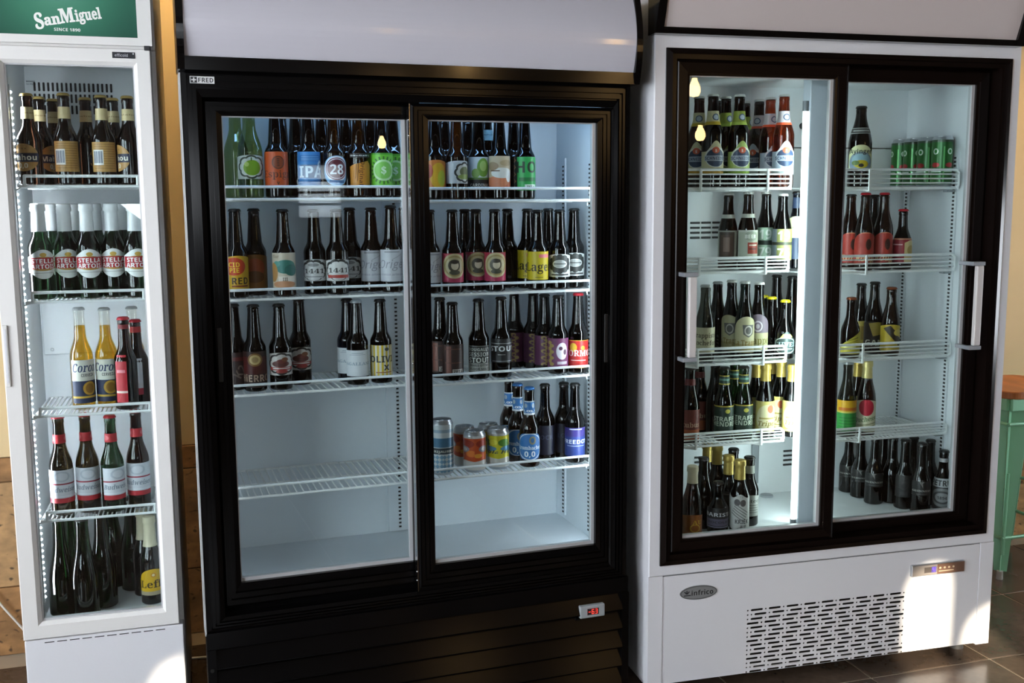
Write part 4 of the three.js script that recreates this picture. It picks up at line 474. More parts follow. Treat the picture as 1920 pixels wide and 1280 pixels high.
  guin: [0.06, 0.105, 130, 'rect', (g) => { g.B('#0e0d0d'); g.Z([[44, 0], [62, 8], [80, 6], [66, 20], [70, 60], [58, 30]], '#74726f'); g.T('GUINNESS', 64, 86, 22, '#bab8b4', 'bold', 'serif'); g.T('DRAUGHT', 64, 112, 13, '#6a6866'); }],
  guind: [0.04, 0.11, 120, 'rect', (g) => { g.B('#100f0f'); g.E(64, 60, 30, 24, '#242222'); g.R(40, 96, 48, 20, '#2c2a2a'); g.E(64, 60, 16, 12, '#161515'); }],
  petrus: [0.012, 0.105, 190, 'rect', (g) => { g.B('#2c2c2c'); g.R(0, 0, 128, 38, '#bdbdbd'); g.T('PETRUS', 64, 20, 32, '#222'); g.E(64, 82, 52, 40, '#8d8d8d'); g.E(64, 82, 40, 28, '#4a4a4a'); g.E(64, 82, 30, 20, '#9a9a9a'); g.T('1894', 64, 83, 18, '#333'); }, [0.155, 0.167, 360, (g) => g.B('#b3b3b3')]],
};
const CELL = 128, COLS = 16, ROWS = 8, cellOf = {};
const sheet = canvasTex(CELL * COLS, CELL * ROWS, (c) => {
  let n = 0;
  const put = (key, draw) => {
    const x0 = (n % COLS) * CELL, y0 = Math.floor(n / COLS) * CELL; cellOf[key] = n++;
    c.save(); c.beginPath(); c.rect(x0, y0, CELL, CELL); c.clip(); c.translate(x0, y0); c.textAlign = 'center'; c.textBaseline = 'middle';
    const g = {
      B: (f) => { c.fillStyle = f; c.fillRect(0, 0, CELL, CELL); }, R: (x, y, w, h, f) => { c.fillStyle = f; c.fillRect(x, y, w, h); },
      E: (x, y, a, b, f) => { c.fillStyle = f; c.beginPath(); c.ellipse(x, y, a, b, 0, 0, 7); c.fill(); }, O: (x, y, a, b, f, w) => { c.strokeStyle = f; c.lineWidth = w; c.beginPath(); c.ellipse(x, y, a, b, 0, 0, 7); c.stroke(); },
      W: (x, y, a, b, n, k, f) => { c.fillStyle = f; c.beginPath(); for (let i = 0; i <= 120; i++) { const t = i * Math.PI / 60, m = 1 - k + k * Math.sqrt(Math.abs(Math.cos(n * t / 2))); c.lineTo(x + a * m * Math.cos(t), y + b * m * Math.sin(t)); } c.fill(); },
      Z: (p, f) => { c.fillStyle = f; c.beginPath(); p.forEach(([x, y], i) => (i ? c.lineTo(x, y) : c.moveTo(x, y))); c.fill(); },
      T: (s, x, y, z, f, style = 'bold', font = 'sans-serif') => { c.fillStyle = f; c.font = `${style} ${z}px ${font}`; const w = c.measureText(s).width; c.save(); c.translate(x, y); if (w > 122) c.scale(122 / w, 1); c.fillText(s, 0, 0); c.restore(); },
      G: (a, x, y, f) => { c.save(); c.translate(x, y); c.rotate(a); f(); c.restore(); },
    };
    draw(g); c.restore();
  };
  for (const k in LABELS) { put(k, LABELS[k][4]); if (LABELS[k][5]) put(k + ' neck', LABELS[k][5][3]); }
});
const paper = new THREE.MeshStandardMaterial({ map: sheet, roughness: 0.45, side: THREE.DoubleSide });
const canPaper = new THREE.MeshStandardMaterial({ map: sheet, roughness: 0.3, metalness: 0.25 });
const cellUV = (key, u, v) => { const n = cellOf[key], i = 1.5; return [((n % COLS) * CELL + i + u * (CELL - 2 * i)) / (CELL * COLS), 1 - (Math.floor(n / COLS) * CELL + i + (1 - v) * (CELL - 2 * i)) / (CELL * ROWS)]; };
const SHAPES = {   // low and high edge of a label (0 to 1) along its width (-1 to 1)
  rect: () => [0, 1], oval: (t) => [0.5 - 0.5 * Math.sqrt(1 - t * t * 0.96), 0.5 + 0.5 * Math.sqrt(1 - t * t * 0.96)], oval2: (t) => [0.5 - 0.5 * (1 - t ** 4) ** 0.5, 0.5 + 0.5 * (1 - t ** 4) ** 0.5],
  dome: (t) => [0, 0.5 + 0.5 * Math.sqrt(1 - t * t * 0.97)], rise: (t) => [0, 0.9 + 0.1 * Math.cos(t * 1.5)], peak: (t) => [0, 0.68 + 0.32 * Math.max(0, 0.5 + 0.5 * Math.cos(Math.min(1, Math.abs(t - 0.1) * 1.5) * Math.PI))],
  shield: (t) => [0.22 * Math.min(1, Math.abs(t) * 1.3) ** 2, 0.86 + 0.14 * Math.cos(t * 2.6)], tag: (t) => [0.02 + 0.04 * t, t < -0.4 ? 0.72 + 0.5 * (t + 1) * 0.4 : 0.86 + 0.1 * t - (t > 0.7 ? (t - 0.7) * 0.6 : 0)], slant: (t) => [0, 0.62 + 0.36 * t], wavy: (t) => [0.03 + 0.03 * Math.cos(t * 6), 0.95 + 0.05 * Math.cos(t * 6)],
};

// ---------------------------------------------------------------- bottles and cans
// kind: [height, radius, shoulder begins, neck begins, neck radius low, neck radius high, how round the shoulder is]
const KINDS = {
  mahou: [0.233, 0.0303, 0.112, 0.165, 0.0155, 0.0128, 1], stella: [0.249, 0.0303, 0.132, 0.18, 0.0174, 0.015, 1], corona: [0.27, 0.0302, 0.14, 0.2, 0.0155, 0.0125, 1], long: [0.235, 0.0302, 0.118, 0.168, 0.0155, 0.0128, 1], ale: [0.235, 0.0302, 0.117, 0.148, 0.0195, 0.0132, 0.9],
  bud: [0.262, 0.0302, 0.125, 0.19, 0.0158, 0.013, 1], champ: [0.275, 0.0353, 0.10, 0.21, 0.018, 0.0145, 0.7], leffe: [0.25, 0.0302, 0.115, 0.185, 0.016, 0.014, 0.8], cider: [0.255, 0.0325, 0.12, 0.19, 0.0165, 0.014, 0.9],
  kromb: [0.241, 0.0302, 0.112, 0.165, 0.0158, 0.013, 1], weiss: [0.283, 0.0333, 0.155, 0.22, 0.0175, 0.0142, 1], aying: [0.255, 0.0363, 0.14, 0.225, 0.0165, 0.0145, 0.55], long33: [0.243, 0.0302, 0.122, 0.195, 0.016, 0.0135, 0.8],
  stein: [0.192, 0.0305, 0.082, 0.14, 0.0152, 0.013, 0.85], trap: [0.241, 0.0302, 0.115, 0.195, 0.0158, 0.0138, 0.8], tall: [0.235, 0.0302, 0.118, 0.17, 0.0165, 0.0145, 0.9], bulb: [0.165, 0.0325, 0.075, 0.12, 0.0165, 0.014, 0.9], guin: [0.222, 0.0313, 0.092, 0.155, 0.0158, 0.0135, 0.8],
};
const radiusAt = ([H, R, s, n, a, b, k], y) => {
  if (y < 0.006) return R - 0.006 + Math.sqrt(Math.max(0, 0.006 * 0.006 - (0.006 - y) ** 2));
  if (y <= s) return R;
  if (y >= n) return a + (b - a) * (y - n) / (H - n);
  const t = (y - s) / (n - s), c = 0.5 + 0.5 * Math.cos(t * Math.PI), l = 1 - t; return a + (R - a) * (k * c + (1 - k) * l);
};
const cache = new Map(), once = (key, f) => { if (!cache.has(key)) cache.set(key, f()); return cache.get(key); };
const profile = (K, y0, y1, off, n) => Array.from({ length: n + 1 }, (_, i) => { const y = y0 + (y1 - y0) * i / n; return [radiusAt(K, y) + off, y]; });
const glassShape = (kind) => once('g' + kind, () => {
  const K = KINDS[kind], [H, R, s, n] = K, b = K[5];
  return lathe([[0, 0.003], [R * 0.6, 0.003], [R - 0.006, 0], ...[1, 2, 3, 4].map((i) => [radiusAt(K, i * 0.0015), i * 0.0015]), ...profile(K, s, n, 0, 12), ...profile(K, n, H - 0.02, 0, 2).slice(1), [b + 0.0018, H - 0.0185], [b + 0.0018, H - 0.010], [b, H - 0.009], [b, H - 0.002]], 28);
});
const capShape = (kind) => once('c' + kind, () => {
  const K = KINDS[kind], H = K[0], r = K[5] + 0.0022, g = lathe([[r + 0.0012, H - 0.0075], [r + 0.0004, H - 0.005], [r - 0.0004, H - 0.0018], [r - 0.003, H], [0, H + 0.0004]], 42), p = g.attributes.position;
  for (let i = 0; i < p.count; i++) if (p.getY(i) < H - 0.0045) { const a = Math.atan2(p.getX(i), p.getZ(i)), k = 1 + 0.035 * Math.cos(a * 21); p.setX(i, p.getX(i) * k); p.setZ(i, p.getZ(i) * k); }
  return g;
});
const foilShape = (kind, from) => once('f' + kind + from, () => {
  const K = KINDS[kind], H = K[0], b = K[5] + 0.0016; return lathe([...profile(K, from, H - 0.02, 0.0007, 8), [b + 0.0024, H - 0.0185], [b + 0.0024, H - 0.010], [b + 0.0012, H - 0.008], [b + 0.0018, H - 0.003], [b - 0.001, H + 0.0006], [0, H + 0.001]], 28);
});
const labelShape = (kind, key, neck) => once('l' + kind + key + neck, () => {
  const K = KINDS[kind], L = LABELS[key], [y0, y1, arc] = neck ? L[5] : L, f = SHAPES[neck ? 'rect' : L[3]], nx = arc > 200 ? 28 : 20, ny = 6, p = [], uv = [], ix = [];
  for (let i = 0; i <= nx; i++) {
    const t = -1 + 2 * i / nx, a = t * arc / 2 * Math.PI / 180, [lo, hi] = f(t);
    for (let j = 0; j <= ny; j++) { const v = lo + (hi - lo) * j / ny, y = y0 + (y1 - y0) * v, r = radiusAt(K, y) + 0.0006; p.push(r * Math.sin(a), y, r * Math.cos(a)); uv.push(...cellUV(neck ? key + ' neck' : key, i / nx, v)); if (i < nx && j < ny) { const q = i * (ny + 1) + j, w = q + ny + 1; ix.push(q, w, q + 1, w, w + 1, q + 1); } }
  }
  const g = new THREE.BufferGeometry(); g.setAttribute('position', new THREE.Float32BufferAttribute(p, 3)); g.setAttribute('uv', new THREE.Float32BufferAttribute(uv, 2)); g.setIndex(ix); g.computeVertexNormals(); return g;
});
const FOIL_FROM = { stella: 0.177, leffe: 0.165, tall: 0.172, trap: 0.185 };
function makeBottle(kind, glass, key, cap) {
  const o = new THREE.Group(); o.name = 'beer_bottle';
  part(o, 'glass_body', glassShape(kind), GLASS[glass]);
  if (kind === 'corona') part(o, 'beer', lathe([[0, 0.004], ...profile(KINDS.corona, 0.005, 0.222, -0.0016, 30), [0, 0.222]], 28), M.beer);
  if (cap.startsWith('foil')) part(o, 'neck_foil', foilShape(kind, FOIL_FROM[kind]), FOIL[cap]); else part(o, 'cap', capShape(kind), CAP[cap]);
  if (key !== '-') { if (key !== 'neckwhite') part(o, 'label', labelShape(kind, key, false), paper); if (LABELS[key][5] && !(cap.startsWith('foil'))) part(o, 'neck_label', labelShape(kind, key, true), paper); }
  return o;
}
function makeCan(H, key) {
  const R = 0.033, o = new THREE.Group(); o.name = 'drink_can';
  const wall = new THREE.CylinderGeometry(R, R, H - 0.022, 32, 4, true).translate(0, H / 2 - 0.002, 0), uv = wall.attributes.uv;
  const shoulder = lathe([[R, H - 0.013], [R - 0.001, H - 0.010], [R - 0.005, H - 0.003]], 32), foot = lathe([[R - 0.007, 0], [R - 0.005, 0.002], [R - 0.0006, 0.008], [R, 0.009]], 32);
  for (let i = 0; i < uv.count; i++) uv.setXY(i, ...cellUV(key, uv.getX(i), uv.getY(i)));
  part(o, 'can_body', wall, canPaper); part(o, 'shoulder', shoulder, M.silver); part(o, 'foot', foot, M.silver);
  part(o, 'lid', lathe([[R - 0.0055, H - 0.003], [R - 0.005, H - 0.0005], [R - 0.0062, H], [R - 0.0075, H - 0.001], [R - 0.009, H - 0.006], [0, H - 0.005]], 32), M.silver);
  part(o, 'pull_tab', [new THREE.TorusGeometry(0.006, 0.0018, 6, 14).rotateX(Math.PI / 2).scale(0.8, 1, 1).translate(0, H - 0.0035, 0.005), box(0.006, 0.001, 0.012, 0, H - 0.0035, -0.004)], M.silver);
  return o;
}

// cooler, shelf, half, kind, glass, label, place along and into the cooler, turn, cap, height | what it looks like
const STOCK = `
L 1 0 mahou brown mahou 0.080 -0.105 -27 gold 0.233|brown bottle with cream neck band and round tan label, leftmost on narrow cooler's top shelf
L 1 0 mahou brown mahoub 0.167 -0.110 7 gold 0.236|brown bottle showing a square tan label with barcode, left of two such
L 1 0 mahou brown mahoub 0.258 -0.105 10 gold 0.232|brown bottle showing a square tan label with barcode, right of two such
L 1 0 mahou brown mahou 0.323 -0.100 -71 gold 0.231|brown cream-banded bottle cut by the door frame, rightmost on the narrow cooler's top shelf
L 1 0 mahou brown mahou 0.097 -0.190 68 gold -|brown bottle half hidden behind the leftmost cream-banded bottle of the narrow cooler's top shelf
L 1 0 mahou brown mahou 0.124 -0.247 67 gold -|brown bottle peeking out left behind the left barcode-labelled bottle
L 1 0 mahou brown mahou 0.211 -0.190 86 gold -|brown bottle in the second row between the two barcode-labelled bottles
L 1 0 mahou brown mahou 0.280 -0.190 84 gold -|brown bottle in the second row between the right barcode-labelled bottle and the rightmost one
L 2 0 stella green stella 0.088 -0.110 20 foilw 0.25|green bottle with white foil and white red-bannered label, first from left in the front row
L 2 0 stella green stella 0.148 -0.135 15 foilw 0.249|green bottle with white foil and white red-bannered label, second from left in the front row
L 2 0 stella green stella 0.205 -0.110 11 foilw 0.249|green bottle with white foil and white red-bannered label, middle one of the front row
L 2 0 stella green stella 0.265 -0.130 5 foilw 0.249|green bottle with white foil and white red-bannered label, fourth from left in the front row
L 2 0 stella green stella 0.324 -0.105 14 foilw 0.248|green white-foiled bottle with red-bannered label, cut by the door frame on the right
L 2 0 stella green stella 0.102 -0.212 48 foilw -|green white-foiled bottle in the back row behind the first red-bannered bottle
L 2 0 stella green stella 0.162 -0.228 46 foilw -|green white-foiled bottle in the back row left of the middle red-bannered bottle
L 2 0 stella green stella 0.218 -0.200 66 foilw -|green white-foiled bottle in the back row right of the middle red-bannered bottle
L 2 0 stella green stella 0.286 -0.210 64 foilw -|green white-foiled bottle in the back row behind the fourth red-bannered bottle
L 3 0 corona corona corona 0.171 -0.120 32 silver 0.276|clear bottle of yellow beer with blue and gold label, left of the two front ones
L 3 0 corona corona corona 0.233 -0.132 10 silver 0.272|clear bottle of yellow beer with blue and gold label, next to the red-labelled brown bottle
L 3 0 corona corona corona 0.297 -0.220 64 silver 0.265|clear bottle of yellow beer mostly hidden behind the red-labelled brown bottles
L 3 0 long brown budred 0.283 -0.095 -21 red 0.263|brown bottle with narrow red label in front of the yellow beers
L 3 0 long brown budwr 0.309 -0.152 -11 red -|brown bottle with red and white label at the door frame beside the yellow beers
L 4 0 bud brgreen bud 0.104 -0.110 8 red 0.281|dark bottle with white red-edged label and red neck band, first from left of four
L 4 0 bud brgreen bud 0.169 -0.120 7 red 0.277|dark bottle with white red-edged label and red neck band, second from left of four
L 4 0 bud green bud 0.234 -0.105 33 red 0.265|green bottle with white label turned right and red neck band, third of four
L 4 0 bud brown bud 0.298 -0.130 -1 red 0.279|brown bottle with white red-edged label and red neck band, rightmost of four
L 5 0 champ dkgreen - 0.085 -0.129 8 dark -|big dark green unlabelled bottle at the lower left of the narrow cooler
L 5 0 champ dkgreen - 0.148 -0.097 7 dark -|big dark green unlabelled bottle standing foremost at the bottom of the narrow cooler
L 5 0 champ dkgreen - 0.189 -0.157 6 dark -|big green unlabelled bottle right of the foremost one at the bottom of the narrow cooler
L 5 0 champ dkgreen - 0.102 -0.210 8 dark -|big green bottle behind the two left ones at the bottom of the narrow cooler
L 5 0 champ dkgreen - 0.203 -0.318 6 dark -|big green bottle far back at the bottom of the narrow cooler, left of two
L 5 0 champ dkgreen - 0.260 -0.273 5 dark -|big green bottle far back at the bottom of the narrow cooler, right of two
L 5 0 leffe brown leffe 0.317 -0.145 12 foilc -|brown bottle with cream neck foil and round-topped yellow label at the bottom right
L 5 0 leffe brown leffe 0.294 -0.215 64 foilc -|brown cream-foiled bottle behind the yellow-labelled one at the bottom right
C 1 0 cider ciderg apple 0.177 -0.180 0 green -|pale green cider bottle with a white label showing a green apple emblem
C 1 0 cider ciderg - 0.148 -0.255 -5 green -|pale green bottle in the back row at the top left corner of the black cooler
C 1 0 ale black espiga 0.244 -0.175 -3 black -|dark bottle with a plain orange label
C 1 0 ale black - 0.276 -0.304 -7 black -|plain dark bottle just behind the plain orange label in the black cooler
C 1 0 ale black ipa 0.331 -0.180 2 black -|dark bottle with a blue label in large light capitals
C 1 0 ale black - 0.308 -0.250 -8 black -|dark bottle behind and left of the blue-labelled one
C 1 0 ale amber n28 0.399 -0.175 2 black -|dark bottle with a round maroon label bearing the number 28
C 1 0 ale black - 0.380 -0.260 -9 black -|dark bottle between and behind the blue label and the round maroon label
C 1 0 ale amber dougall 0.467 -0.180 -3 black -|brown bottle with a tilted orange tag-shaped label
C 1 0 ale black - 0.448 -0.260 -11 black -|dark bottle behind the gap left of the orange tag label
C 1 0 ale black green12 0.529 -0.175 -2 black -|dark bottle with a bright green label with a pale sunburst, nearer of two
C 1 0 ale black green12 0.571 -0.220 1 black -|dark bottle with a green label, tucked behind the sunburst-labelled one by the door edge
C 1 0 ale black - 0.515 -0.260 -12 black -|dark bottle behind, between the orange tag and the bright green label
C 1 1 ale black mango 0.681 -0.180 -7 black -|brown bottle with a mango-coloured label cut by the middle door frame
C 1 1 ale amber hopemb 0.743 -0.175 4 black -|brown bottle with a white label and round ornate emblem at its right edge
C 1 1 ale black hopwhite 0.818 -0.206 -8 black -|dark bottle with a white label showing a green hop cone
C 1 1 ale black beige 0.871 -0.175 -11 black -|dark bottle with a beige and salmon picture label
C 1 1 ale black hop 0.948 -0.175 -8 black -|dark bottle with a green label in tall black capitals and a dark zigzag
C 1 1 ale black - 0.733 -0.260 -16 black -|dark bottle in the back row behind the mango label
C 1 1 ale black - 0.813 -0.294 -17 black -|dark bottle in the back row between the ornate emblem and the hop cone label
C 1 1 ale black neckwhite 0.859 -0.252 -18 black -|dark bottle with a pale neck band in the back row left of the salmon label
C 1 1 ale black - 0.941 -0.250 -19 black -|dark bottle in the back row left of the green zigzag label
C 2 0 ale black yelred 0.131 -0.180 3 black -|dark bottle with yellow and red label, leftmost on the black cooler's second shelf
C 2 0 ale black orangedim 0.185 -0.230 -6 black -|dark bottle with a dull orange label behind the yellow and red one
C 2 0 ale brown bird 0.255 -0.175 -3 black 0.233|brown bottle with a beige label picturing a teal bird
C 2 0 ale black e1441 0.342 -0.202 -9 black 0.232|dark bottle with white label and black wavy emblem, left of three
C 2 0 ale black e1441r 0.400 -0.180 -4 black 0.232|dark bottle with white label, black wavy emblem and a red ribbon
C 2 0 ale black e1441 0.451 -0.255 -9 black -|dark bottle with white wavy-emblem label set back behind the red-ribboned one
C 2 0 ale brown origen 0.505 -0.224 -12 black -|brown bottle with a plain pale grey script label, second from the middle door frame
C 2 0 ale brown origen 0.553 -0.185 -9 black 0.241|brown bottle with a plain pale grey script label, nearest the left door's inner edge
C 2 0 ale brown origen 0.603 -0.230 -14 black -|brown bottle with pale grey label mostly hidden by the left door's inner edge
C 2 1 ale black origen 0.662 -0.180 5 black -|dark bottle with pale label just right of the black cooler's middle door frame, second shelf
C 2 1 ale black medal 0.728 -0.175 -8 black -|dark bottle with magenta label and cream portrait medallion, left of three
C 2 1 ale black medal 0.812 -0.220 -9 black -|dark bottle with magenta label and cream portrait medallion, middle of three
C 2 1 ale black medal 0.855 -0.175 -14 black -|dark bottle with magenta label and cream portrait medallion, right of three
C 2 1 ale black - 0.797 -0.280 -17 black -|dark bottle behind the left and middle portrait medallions
C 2 1 ale black - 0.928 -0.272 -19 black -|dark bottle behind, right of the three portrait medallions
C 2 1 ale black lager 0.978 -0.236 -26 black -|dark bottle with a yellow label in black letters, behind the other yellow one
C 2 1 ale black lager 0.987 -0.175 -13 black 0.232|dark bottle with a yellow label in black letters, in front of the other yellow one
C 2 1 ale black - 1.050 -0.250 -21 black -|dark bottle in the back row right of the yellow labels
C 2 1 ale black wax 1.058 -0.180 -20 black 0.232|dark bottle with white label and black oval seal, nearer of the pair
C 2 1 ale black wax 1.115 -0.205 -15 black -|dark bottle with white label and black oval seal, farther right of the pair
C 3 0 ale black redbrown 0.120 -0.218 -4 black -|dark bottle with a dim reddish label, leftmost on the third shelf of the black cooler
C 3 0 ale black hierro 0.169 -0.180 -11 black 0.235|dark bottle with a gold sun and pale letters on a dark red label
C 3 0 ale black crest 0.237 -0.180 -1 black 0.234|dark bottle with white label and red crest emblem, nearer of two
C 3 0 ale black crest 0.299 -0.240 0 black 0.243|dark bottle with white label and red crest emblem, set farther back
C 3 0 ale blueb magal 0.434 -0.241 -10 black 0.236|dark bottle with blue shoulder and white label, behind the other plain white label
C 3 0 ale black magal 0.449 -0.180 -11 silver 0.236|dark bottle with a plain white label with thin blue-grey lettering, in front
C 3 0 ale black olivi 0.517 -0.185 -4 black 0.236|dark bottle with a yellow and white striped label
C 3 1 ale black copper 0.705 -0.238 -21 black -|dark bottle with a copper label strip, behind the one with a copper label
C 3 1 ale black copper 0.726 -0.180 -16 black 0.226|dark bottle with a dull copper label and a small white tag
C 3 1 ale black session 0.805 -0.180 -15 black 0.232|dark bottle with a grey framed label full of block capitals
C 3 1 ale black stout 0.874 -0.180 -13 black 0.236|dark bottle with large white letters on a black label
C 3 1 ale black purple 0.972 -0.340 -19 black -|dark bottle with purple label in the back row right of the white-lettered stout
C 3 1 ale black purple 1.019 -0.299 -21 black -|dark bottle with purple label, third from the red-labelled one
C 3 1 ale black purple 1.033 -0.239 -17 black 0.234|dark bottle with purple label, second from the red-labelled one
C 3 1 ale black purplew 1.053 -0.180 -20 black 0.234|dark bottle with purple label and a white ornate figure
C 3 1 ale brown tormo 1.116 -0.175 -23 red 0.239|brown bottle with red cap and bright red label with white letters
C 4 1 can can bluecan 0.690 -0.180 -11 - 0.162|can with blue and white diamond pattern beside the middle door frame
C 4 1 can can orangecan 0.776 -0.242 -37 - 0.122|orange can standing behind the front orange one
C 4 1 can can orangecan 0.787 -0.175 -17 - 0.122|orange and red can with silver top, in front of the other orange can
C 4 1 can can yellowcan 0.855 -0.252 -38 - 0.122|silver-topped can behind the yellow one
C 4 1 can can yellowcan 0.863 -0.185 -19 - 0.122|yellow and green can with silver top
C 4 1 kromb brown kromb 0.959 -0.175 -18 blue 0.239|brown bottle with blue cap, blue neck band and oval blue label, nearest of three
C 4 1 kromb brown kromb 0.944 -0.236 -20 blue 0.241|brown bottle with blue cap and blue neck band, middle of three in a row
C 4 1 kromb brown kromb 0.939 -0.299 -19 blue 0.246|brown bottle with blue cap and blue neck band, farthest back of three
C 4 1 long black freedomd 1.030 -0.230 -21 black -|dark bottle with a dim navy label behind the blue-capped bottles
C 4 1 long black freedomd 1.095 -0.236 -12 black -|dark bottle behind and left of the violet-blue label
C 4 1 long black freedom 1.106 -0.175 -17 black 0.241|dark bottle with a violet-blue label in white capitals
R 1 0 weiss brown weissy 0.284 -0.220 -14 white 0.282|brown bottle with cream and yellow label and neck band, front left of the top shelf
R 1 0 weiss brown weissg 0.372 -0.220 -15 white 0.283|brown bottle with light green label and neck band
R 1 0 weiss amberl weisso 0.524 -0.220 -19 white 0.286|reddish brown bottle with pale blue label and orange-edged neck band
R 1 0 weiss brown weissy 0.275 -0.300 -45 white -|brown bottle at the far left of the top shelf behind the yellow-labelled one
R 1 0 weiss brown weissg 0.360 -0.356 34 white -|brown bottle in the back row behind the front yellow-labelled bottle
R 1 0 weiss brown weissg 0.360 -0.288 -1 white -|brown bottle with green label between and behind the yellow and green front bottles
R 1 0 weiss brown weissg 0.497 -0.424 33 white -|brown bottle right behind the front green-labelled bottle
R 1 0 weiss dkbrown weisso 0.511 -0.356 -68 white -|darkest brown bottle in the back row right of the green-labelled ones
R 1 0 weiss amberl weisso 0.514 -0.288 -3 white -|reddish brown bottle tucked behind the pale blue-labelled one
R 1 1 aying black aying 0.796 -0.220 -27 black 0.255|broad black-brown bottle with a round-topped yellow, blue label, alone at the top shelf's right half
R 1 1 tallcan can greencan 1.093 -0.428 -60 - 0.165|green can with red mark, leftmost and rearmost of the shrink-wrapped row
R 1 1 tallcan can greencan 1.093 -0.360 -51 - 0.165|green can second from left in the shrink-wrapped row
R 1 1 tallcan can greencan 1.098 -0.292 -36 - 0.165|green can second from right in the shrink-wrapped row
R 1 1 tallcan can greencan 1.104 -0.225 -32 - 0.165|green can rightmost and nearest in the shrink-wrapped row
R 2 0 long33 brown greyframe 0.360 -0.256 -26 white 0.239|brown bottle with grey-framed brownish label, leftmost of the second shelf
R 2 0 long33 brown whitered 0.410 -0.220 -13 white 0.242|brown bottle with white label and red print
R 2 0 long33 black year19 0.501 -0.275 -24 white -|dark bottle with a mint label showing large white numerals, left of two
R 2 0 long33 black year76 0.529 -0.220 -25 white 0.236|dark bottle with a mint label showing large white numerals, right of two
R 2 0 long33 dkblue navycream 0.592 -0.240 -30 black -|bottle with navy neck and cream shoulder label half hidden behind the light tube
R 2 1 long33 brown redlab 0.810 -0.280 -27 black 0.245|dark bottle with an orange-red label cut by the middle door frame
R 2 1 long33 brown redlab 0.824 -0.220 -23 red 0.249|dark red-capped bottle with an orange-red label, middle of three
R 2 1 long33 brown redlab 0.893 -0.220 -22 red 0.249|dark red-capped bottle with an orange-red label, right of three
R 2 1 long33 black - 0.902 -0.290 -34 black -|dark bottle in the back row between the two red-capped ones
R 2 1 stein black redcream 0.965 -0.220 -21 red 0.196|short dark bottle with red cap and a red and cream label
R 3 0 trap dkgrey trap 0.270 -0.220 -19 silver 0.242|grey-looking bottle with a square cream label in dark letters, behind the door handle
R 3 0 trap black - 0.370 -0.340 -26 silver -|dark bottle behind, right of the square cream label
R 3 0 trap black latrappe 0.390 -0.280 -47 white 0.25|dark bottle with a gold-brown round-topped label, left of two similar
R 3 0 trap dkteal latrappe 0.406 -0.220 -13 white 0.25|dark green bottle with round-topped cream label and grey shield, nearest of the round-topped ones
R 3 0 trap black latrappev 0.465 -0.240 -28 white 0.244|dark bottle with violet-topped cream label
R 3 0 stein black - 0.531 -0.277 -29 yellow 0.192|short dark bottle with yellow cap and no label showing
R 3 0 stein black cuvee 0.545 -0.215 -23 yellow 0.187|short dark bottle with yellow cap and white outlined label
R 3 0 stein black - 0.536 -0.340 -28 yellow -|short yellow-capped bottle in the back row
R 3 0 long33 black - 0.594 -0.362 -29 black 0.257|tall dark bottle behind the two yellow-capped ones, left of two
R 3 0 long33 black - 0.616 -0.300 -30 black 0.256|tall dark bottle behind the two yellow-capped ones, right of two
R 3 1 stein dkbrown yelslant 0.783 -0.215 -19 copper 0.198|short dark bottle with a slanted yellow label by the middle door frame
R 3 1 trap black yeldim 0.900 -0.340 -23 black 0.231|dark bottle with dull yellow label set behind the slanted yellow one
R 3 1 trap black yelwhite 0.910 -0.278 -44 black 0.241|dark bottle with small yellow mark and white lettering, second from right
R 3 1 trap brown yelblack 0.934 -0.220 -27 copper 0.223|brown bottle with copper cap and yellow label with a black slash
R 4 0 trap black redor 0.221 -0.215 -25 dark 0.242|dark bottle with red and orange label at the far left, nearer of two
R 4 0 trap black redor 0.311 -0.338 -25 dark -|dark bottle with red and orange label at the far left, farther of two
R 4 0 trap black - 0.339 -0.282 -26 dark -|dark unlabelled bottle between the red-orange and the dark green labels
R 4 0 trap dkgreen straffe 0.341 -0.220 -18 dark 0.236|dark green bottle with gold-ringed neck and green label, left of two
R 4 0 trap dkgreen straffe 0.408 -0.220 -23 dark 0.236|dark green bottle with gold-ringed neck and green label, right of two
R 4 0 trap dkgreen straffe 0.407 -0.282 3 dark -|dark green gold-ringed bottle in the back row between the two front ones
R 4 0 trap black goldlab 0.490 -0.290 -28 foilg -|dark gold-necked bottle in the back row left of the front gold labels
R 4 0 trap black goldlab 0.485 -0.220 -25 foilg 0.241|dark bottle with gold neck foil and cream-gold label, left of two in front
R 4 0 trap black goldlab 0.579 -0.340 -29 foilg -|dark gold-necked bottle in the back row between the two front gold labels
R 4 0 trap black goldlab 0.572 -0.277 -59 foilg -|dark gold-necked bottle set back between the two front gold labels
R 4 0 trap black goldlab 0.578 -0.215 -28 foilg 0.234|dark bottle with gold neck foil and cream-gold label, right one beside the light tube
R 4 1 trap dkgrey yelgreen 0.783 -0.220 -25 silver 0.248|dark bottle with a yellow over green label by the middle door frame
R 4 1 trap dkbrown goldlab 0.867 -0.290 -3 foilg -|gold-necked bottle behind, between the green label and the red ball label
R 4 1 trap brown redball 0.855 -0.220 -30 foily 0.249|dark bottle with pale gold neck and white label with a red ball
R 5 0 trap brown orangelab 0.180 -0.096 -13 foilc 0.202|brown bottle with cream foil and orange label at the bottom left corner
R 5 0 tall black - 0.349 -0.350 -26 foilg 0.228|tall black bottle with gold foil, leftmost of four gold-foiled
R 5 0 tall black - 0.354 -0.287 -26 foilg 0.237|tall black bottle with gold foil, second of four gold-foiled
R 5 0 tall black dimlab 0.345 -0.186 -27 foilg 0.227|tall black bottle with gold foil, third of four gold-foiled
R 5 0 tall black cherry 0.350 -0.118 -21 foilg 0.228|tall black bottle with gold foil and a white ornate label, nearest of four
R 5 0 bulb black barista 0.280 -0.124 -20 dark 0.163|small bulging black bottle with white lettering on a dark label
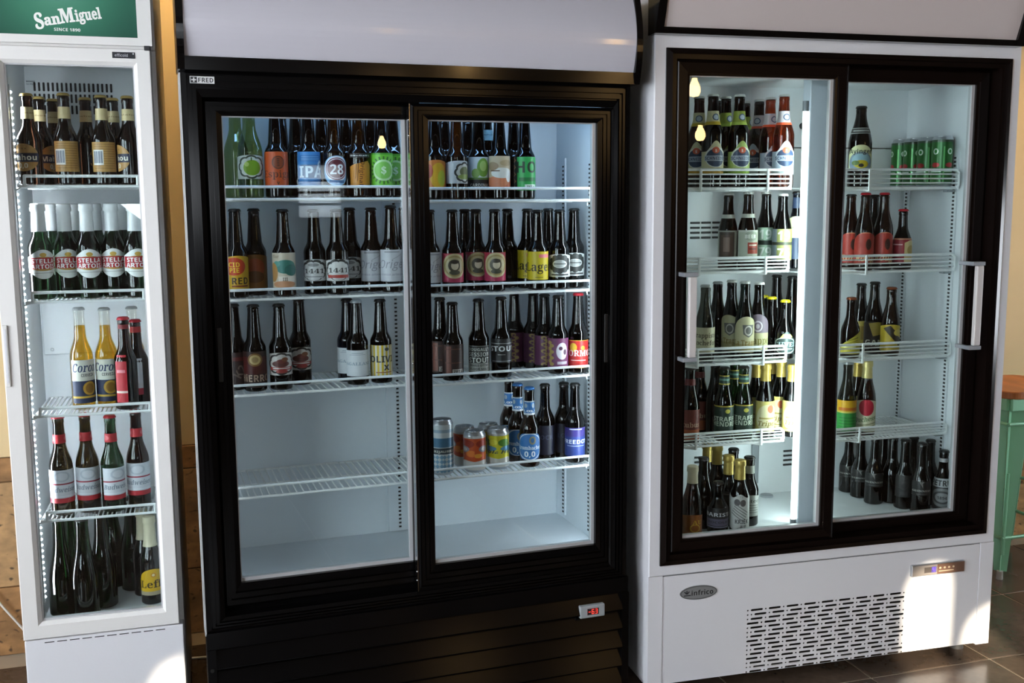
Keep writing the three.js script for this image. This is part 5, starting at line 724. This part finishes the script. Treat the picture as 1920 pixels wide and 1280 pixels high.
R 5 0 tall black - 0.385 -0.233 -27 black 0.236|tall black-capped bottle behind the gold-foiled ones
R 5 0 tall black greylab 0.411 -0.173 -20 black 0.222|tall black-capped bottle with pale grey label beside the empty floor
R 5 0 trap black - 0.258 -0.185 -25 dark 0.169|small black bottle between the orange label and the bulging black bottle
R 5 1 guin black guin 0.928 -0.421 -33 black 0.205|black bottle with small white lettering, leftmost of the black row
R 5 1 guin black guin 0.929 -0.351 -28 black 0.214|black bottle with small white lettering, second of the black row
R 5 1 guin black guin 0.931 -0.270 -34 black 0.232|black bottle with small white lettering, third of the black row
R 5 1 guin black - 0.996 -0.264 -35 black 0.229|black bottle without visible lettering, fourth of the black row
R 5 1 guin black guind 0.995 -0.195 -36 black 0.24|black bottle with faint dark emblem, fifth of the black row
R 5 1 guin black guin 1.014 -0.133 -29 black 0.241|black bottle with small white lettering, nearest of the black row
R 5 1 guin black - 1.032 -0.369 -35 black 0.209|black bottle in the back behind the third and fourth of the black row
R 5 1 guin black - 1.091 -0.284 -36 black 0.217|black bottle in the back behind the fifth and nearest of the black row
R 5 1 guin black - 1.105 -0.213 -37 black 0.222|black bottle half hidden left of the white-bannered bottle
R 5 1 stein black petrus 1.102 -0.138 -38 black 0.217|small black bottle with white lettered banner and oval seal in the right corner
`;
// ---------------------------------------------------------------- everything that stands in the coolers
const BASE = { L: [[1.5369, 1.24, 0.9394, 0.657, 0.37]], C: [[1.5006, 1.2384, 0.9833, 0.7028], [1.4934, 1.2314, 0.9773, 0.7029]], R: [[1.5246, 1.2702, 0.9848, 0.7285, 0.46], [1.5246, 1.2593, 0.9753, 0.7131, 0.46]] };
const COOLER = { L: 'narrow white cooler', C: 'black cooler', R: 'wide white cooler' }, NTH = ['top shelf', 'second shelf', 'third shelf', 'fourth shelf', 'floor'];
const protos = new Map();
for (const row of STOCK.trim().split('\n')) {
  const [spec, label] = row.split('|'), [f, shelf, half, kind, glass, key, u, w, turn, cap, H] = spec.split(' '), can = glass === 'can';
  const id = [kind, glass, key, cap, can ? H : ''].join(); const first = !protos.has(id);
  if (first) protos.set(id, can ? makeCan(+H, key) : makeBottle(kind, glass, key, cap));
  const o = first ? protos.get(id) : protos.get(id).clone(); o.name = numbered(can ? 'drink_can' : 'beer_bottle');
  o.position.set(...place(f, +u, BASE[f][+half][shelf - 1] + 0.0005, +w)); o.rotation.y = FR[f].turn + (+turn) * Math.PI / 180;
  o.scale.y = can || H === '-' ? 1 : Math.max(0.94, Math.min(kind === 'bud' ? 1.035 : 1.06, +H / KINDS[kind][0]));
  o.userData = { label, category: can ? 'can' : 'bottle', group: `${can ? 'cans' : 'bottles'} on the ${NTH[shelf - 1]} of the ${COOLER[f]}` };
  scene.add(o);
}
renderer.render(scene, camera);
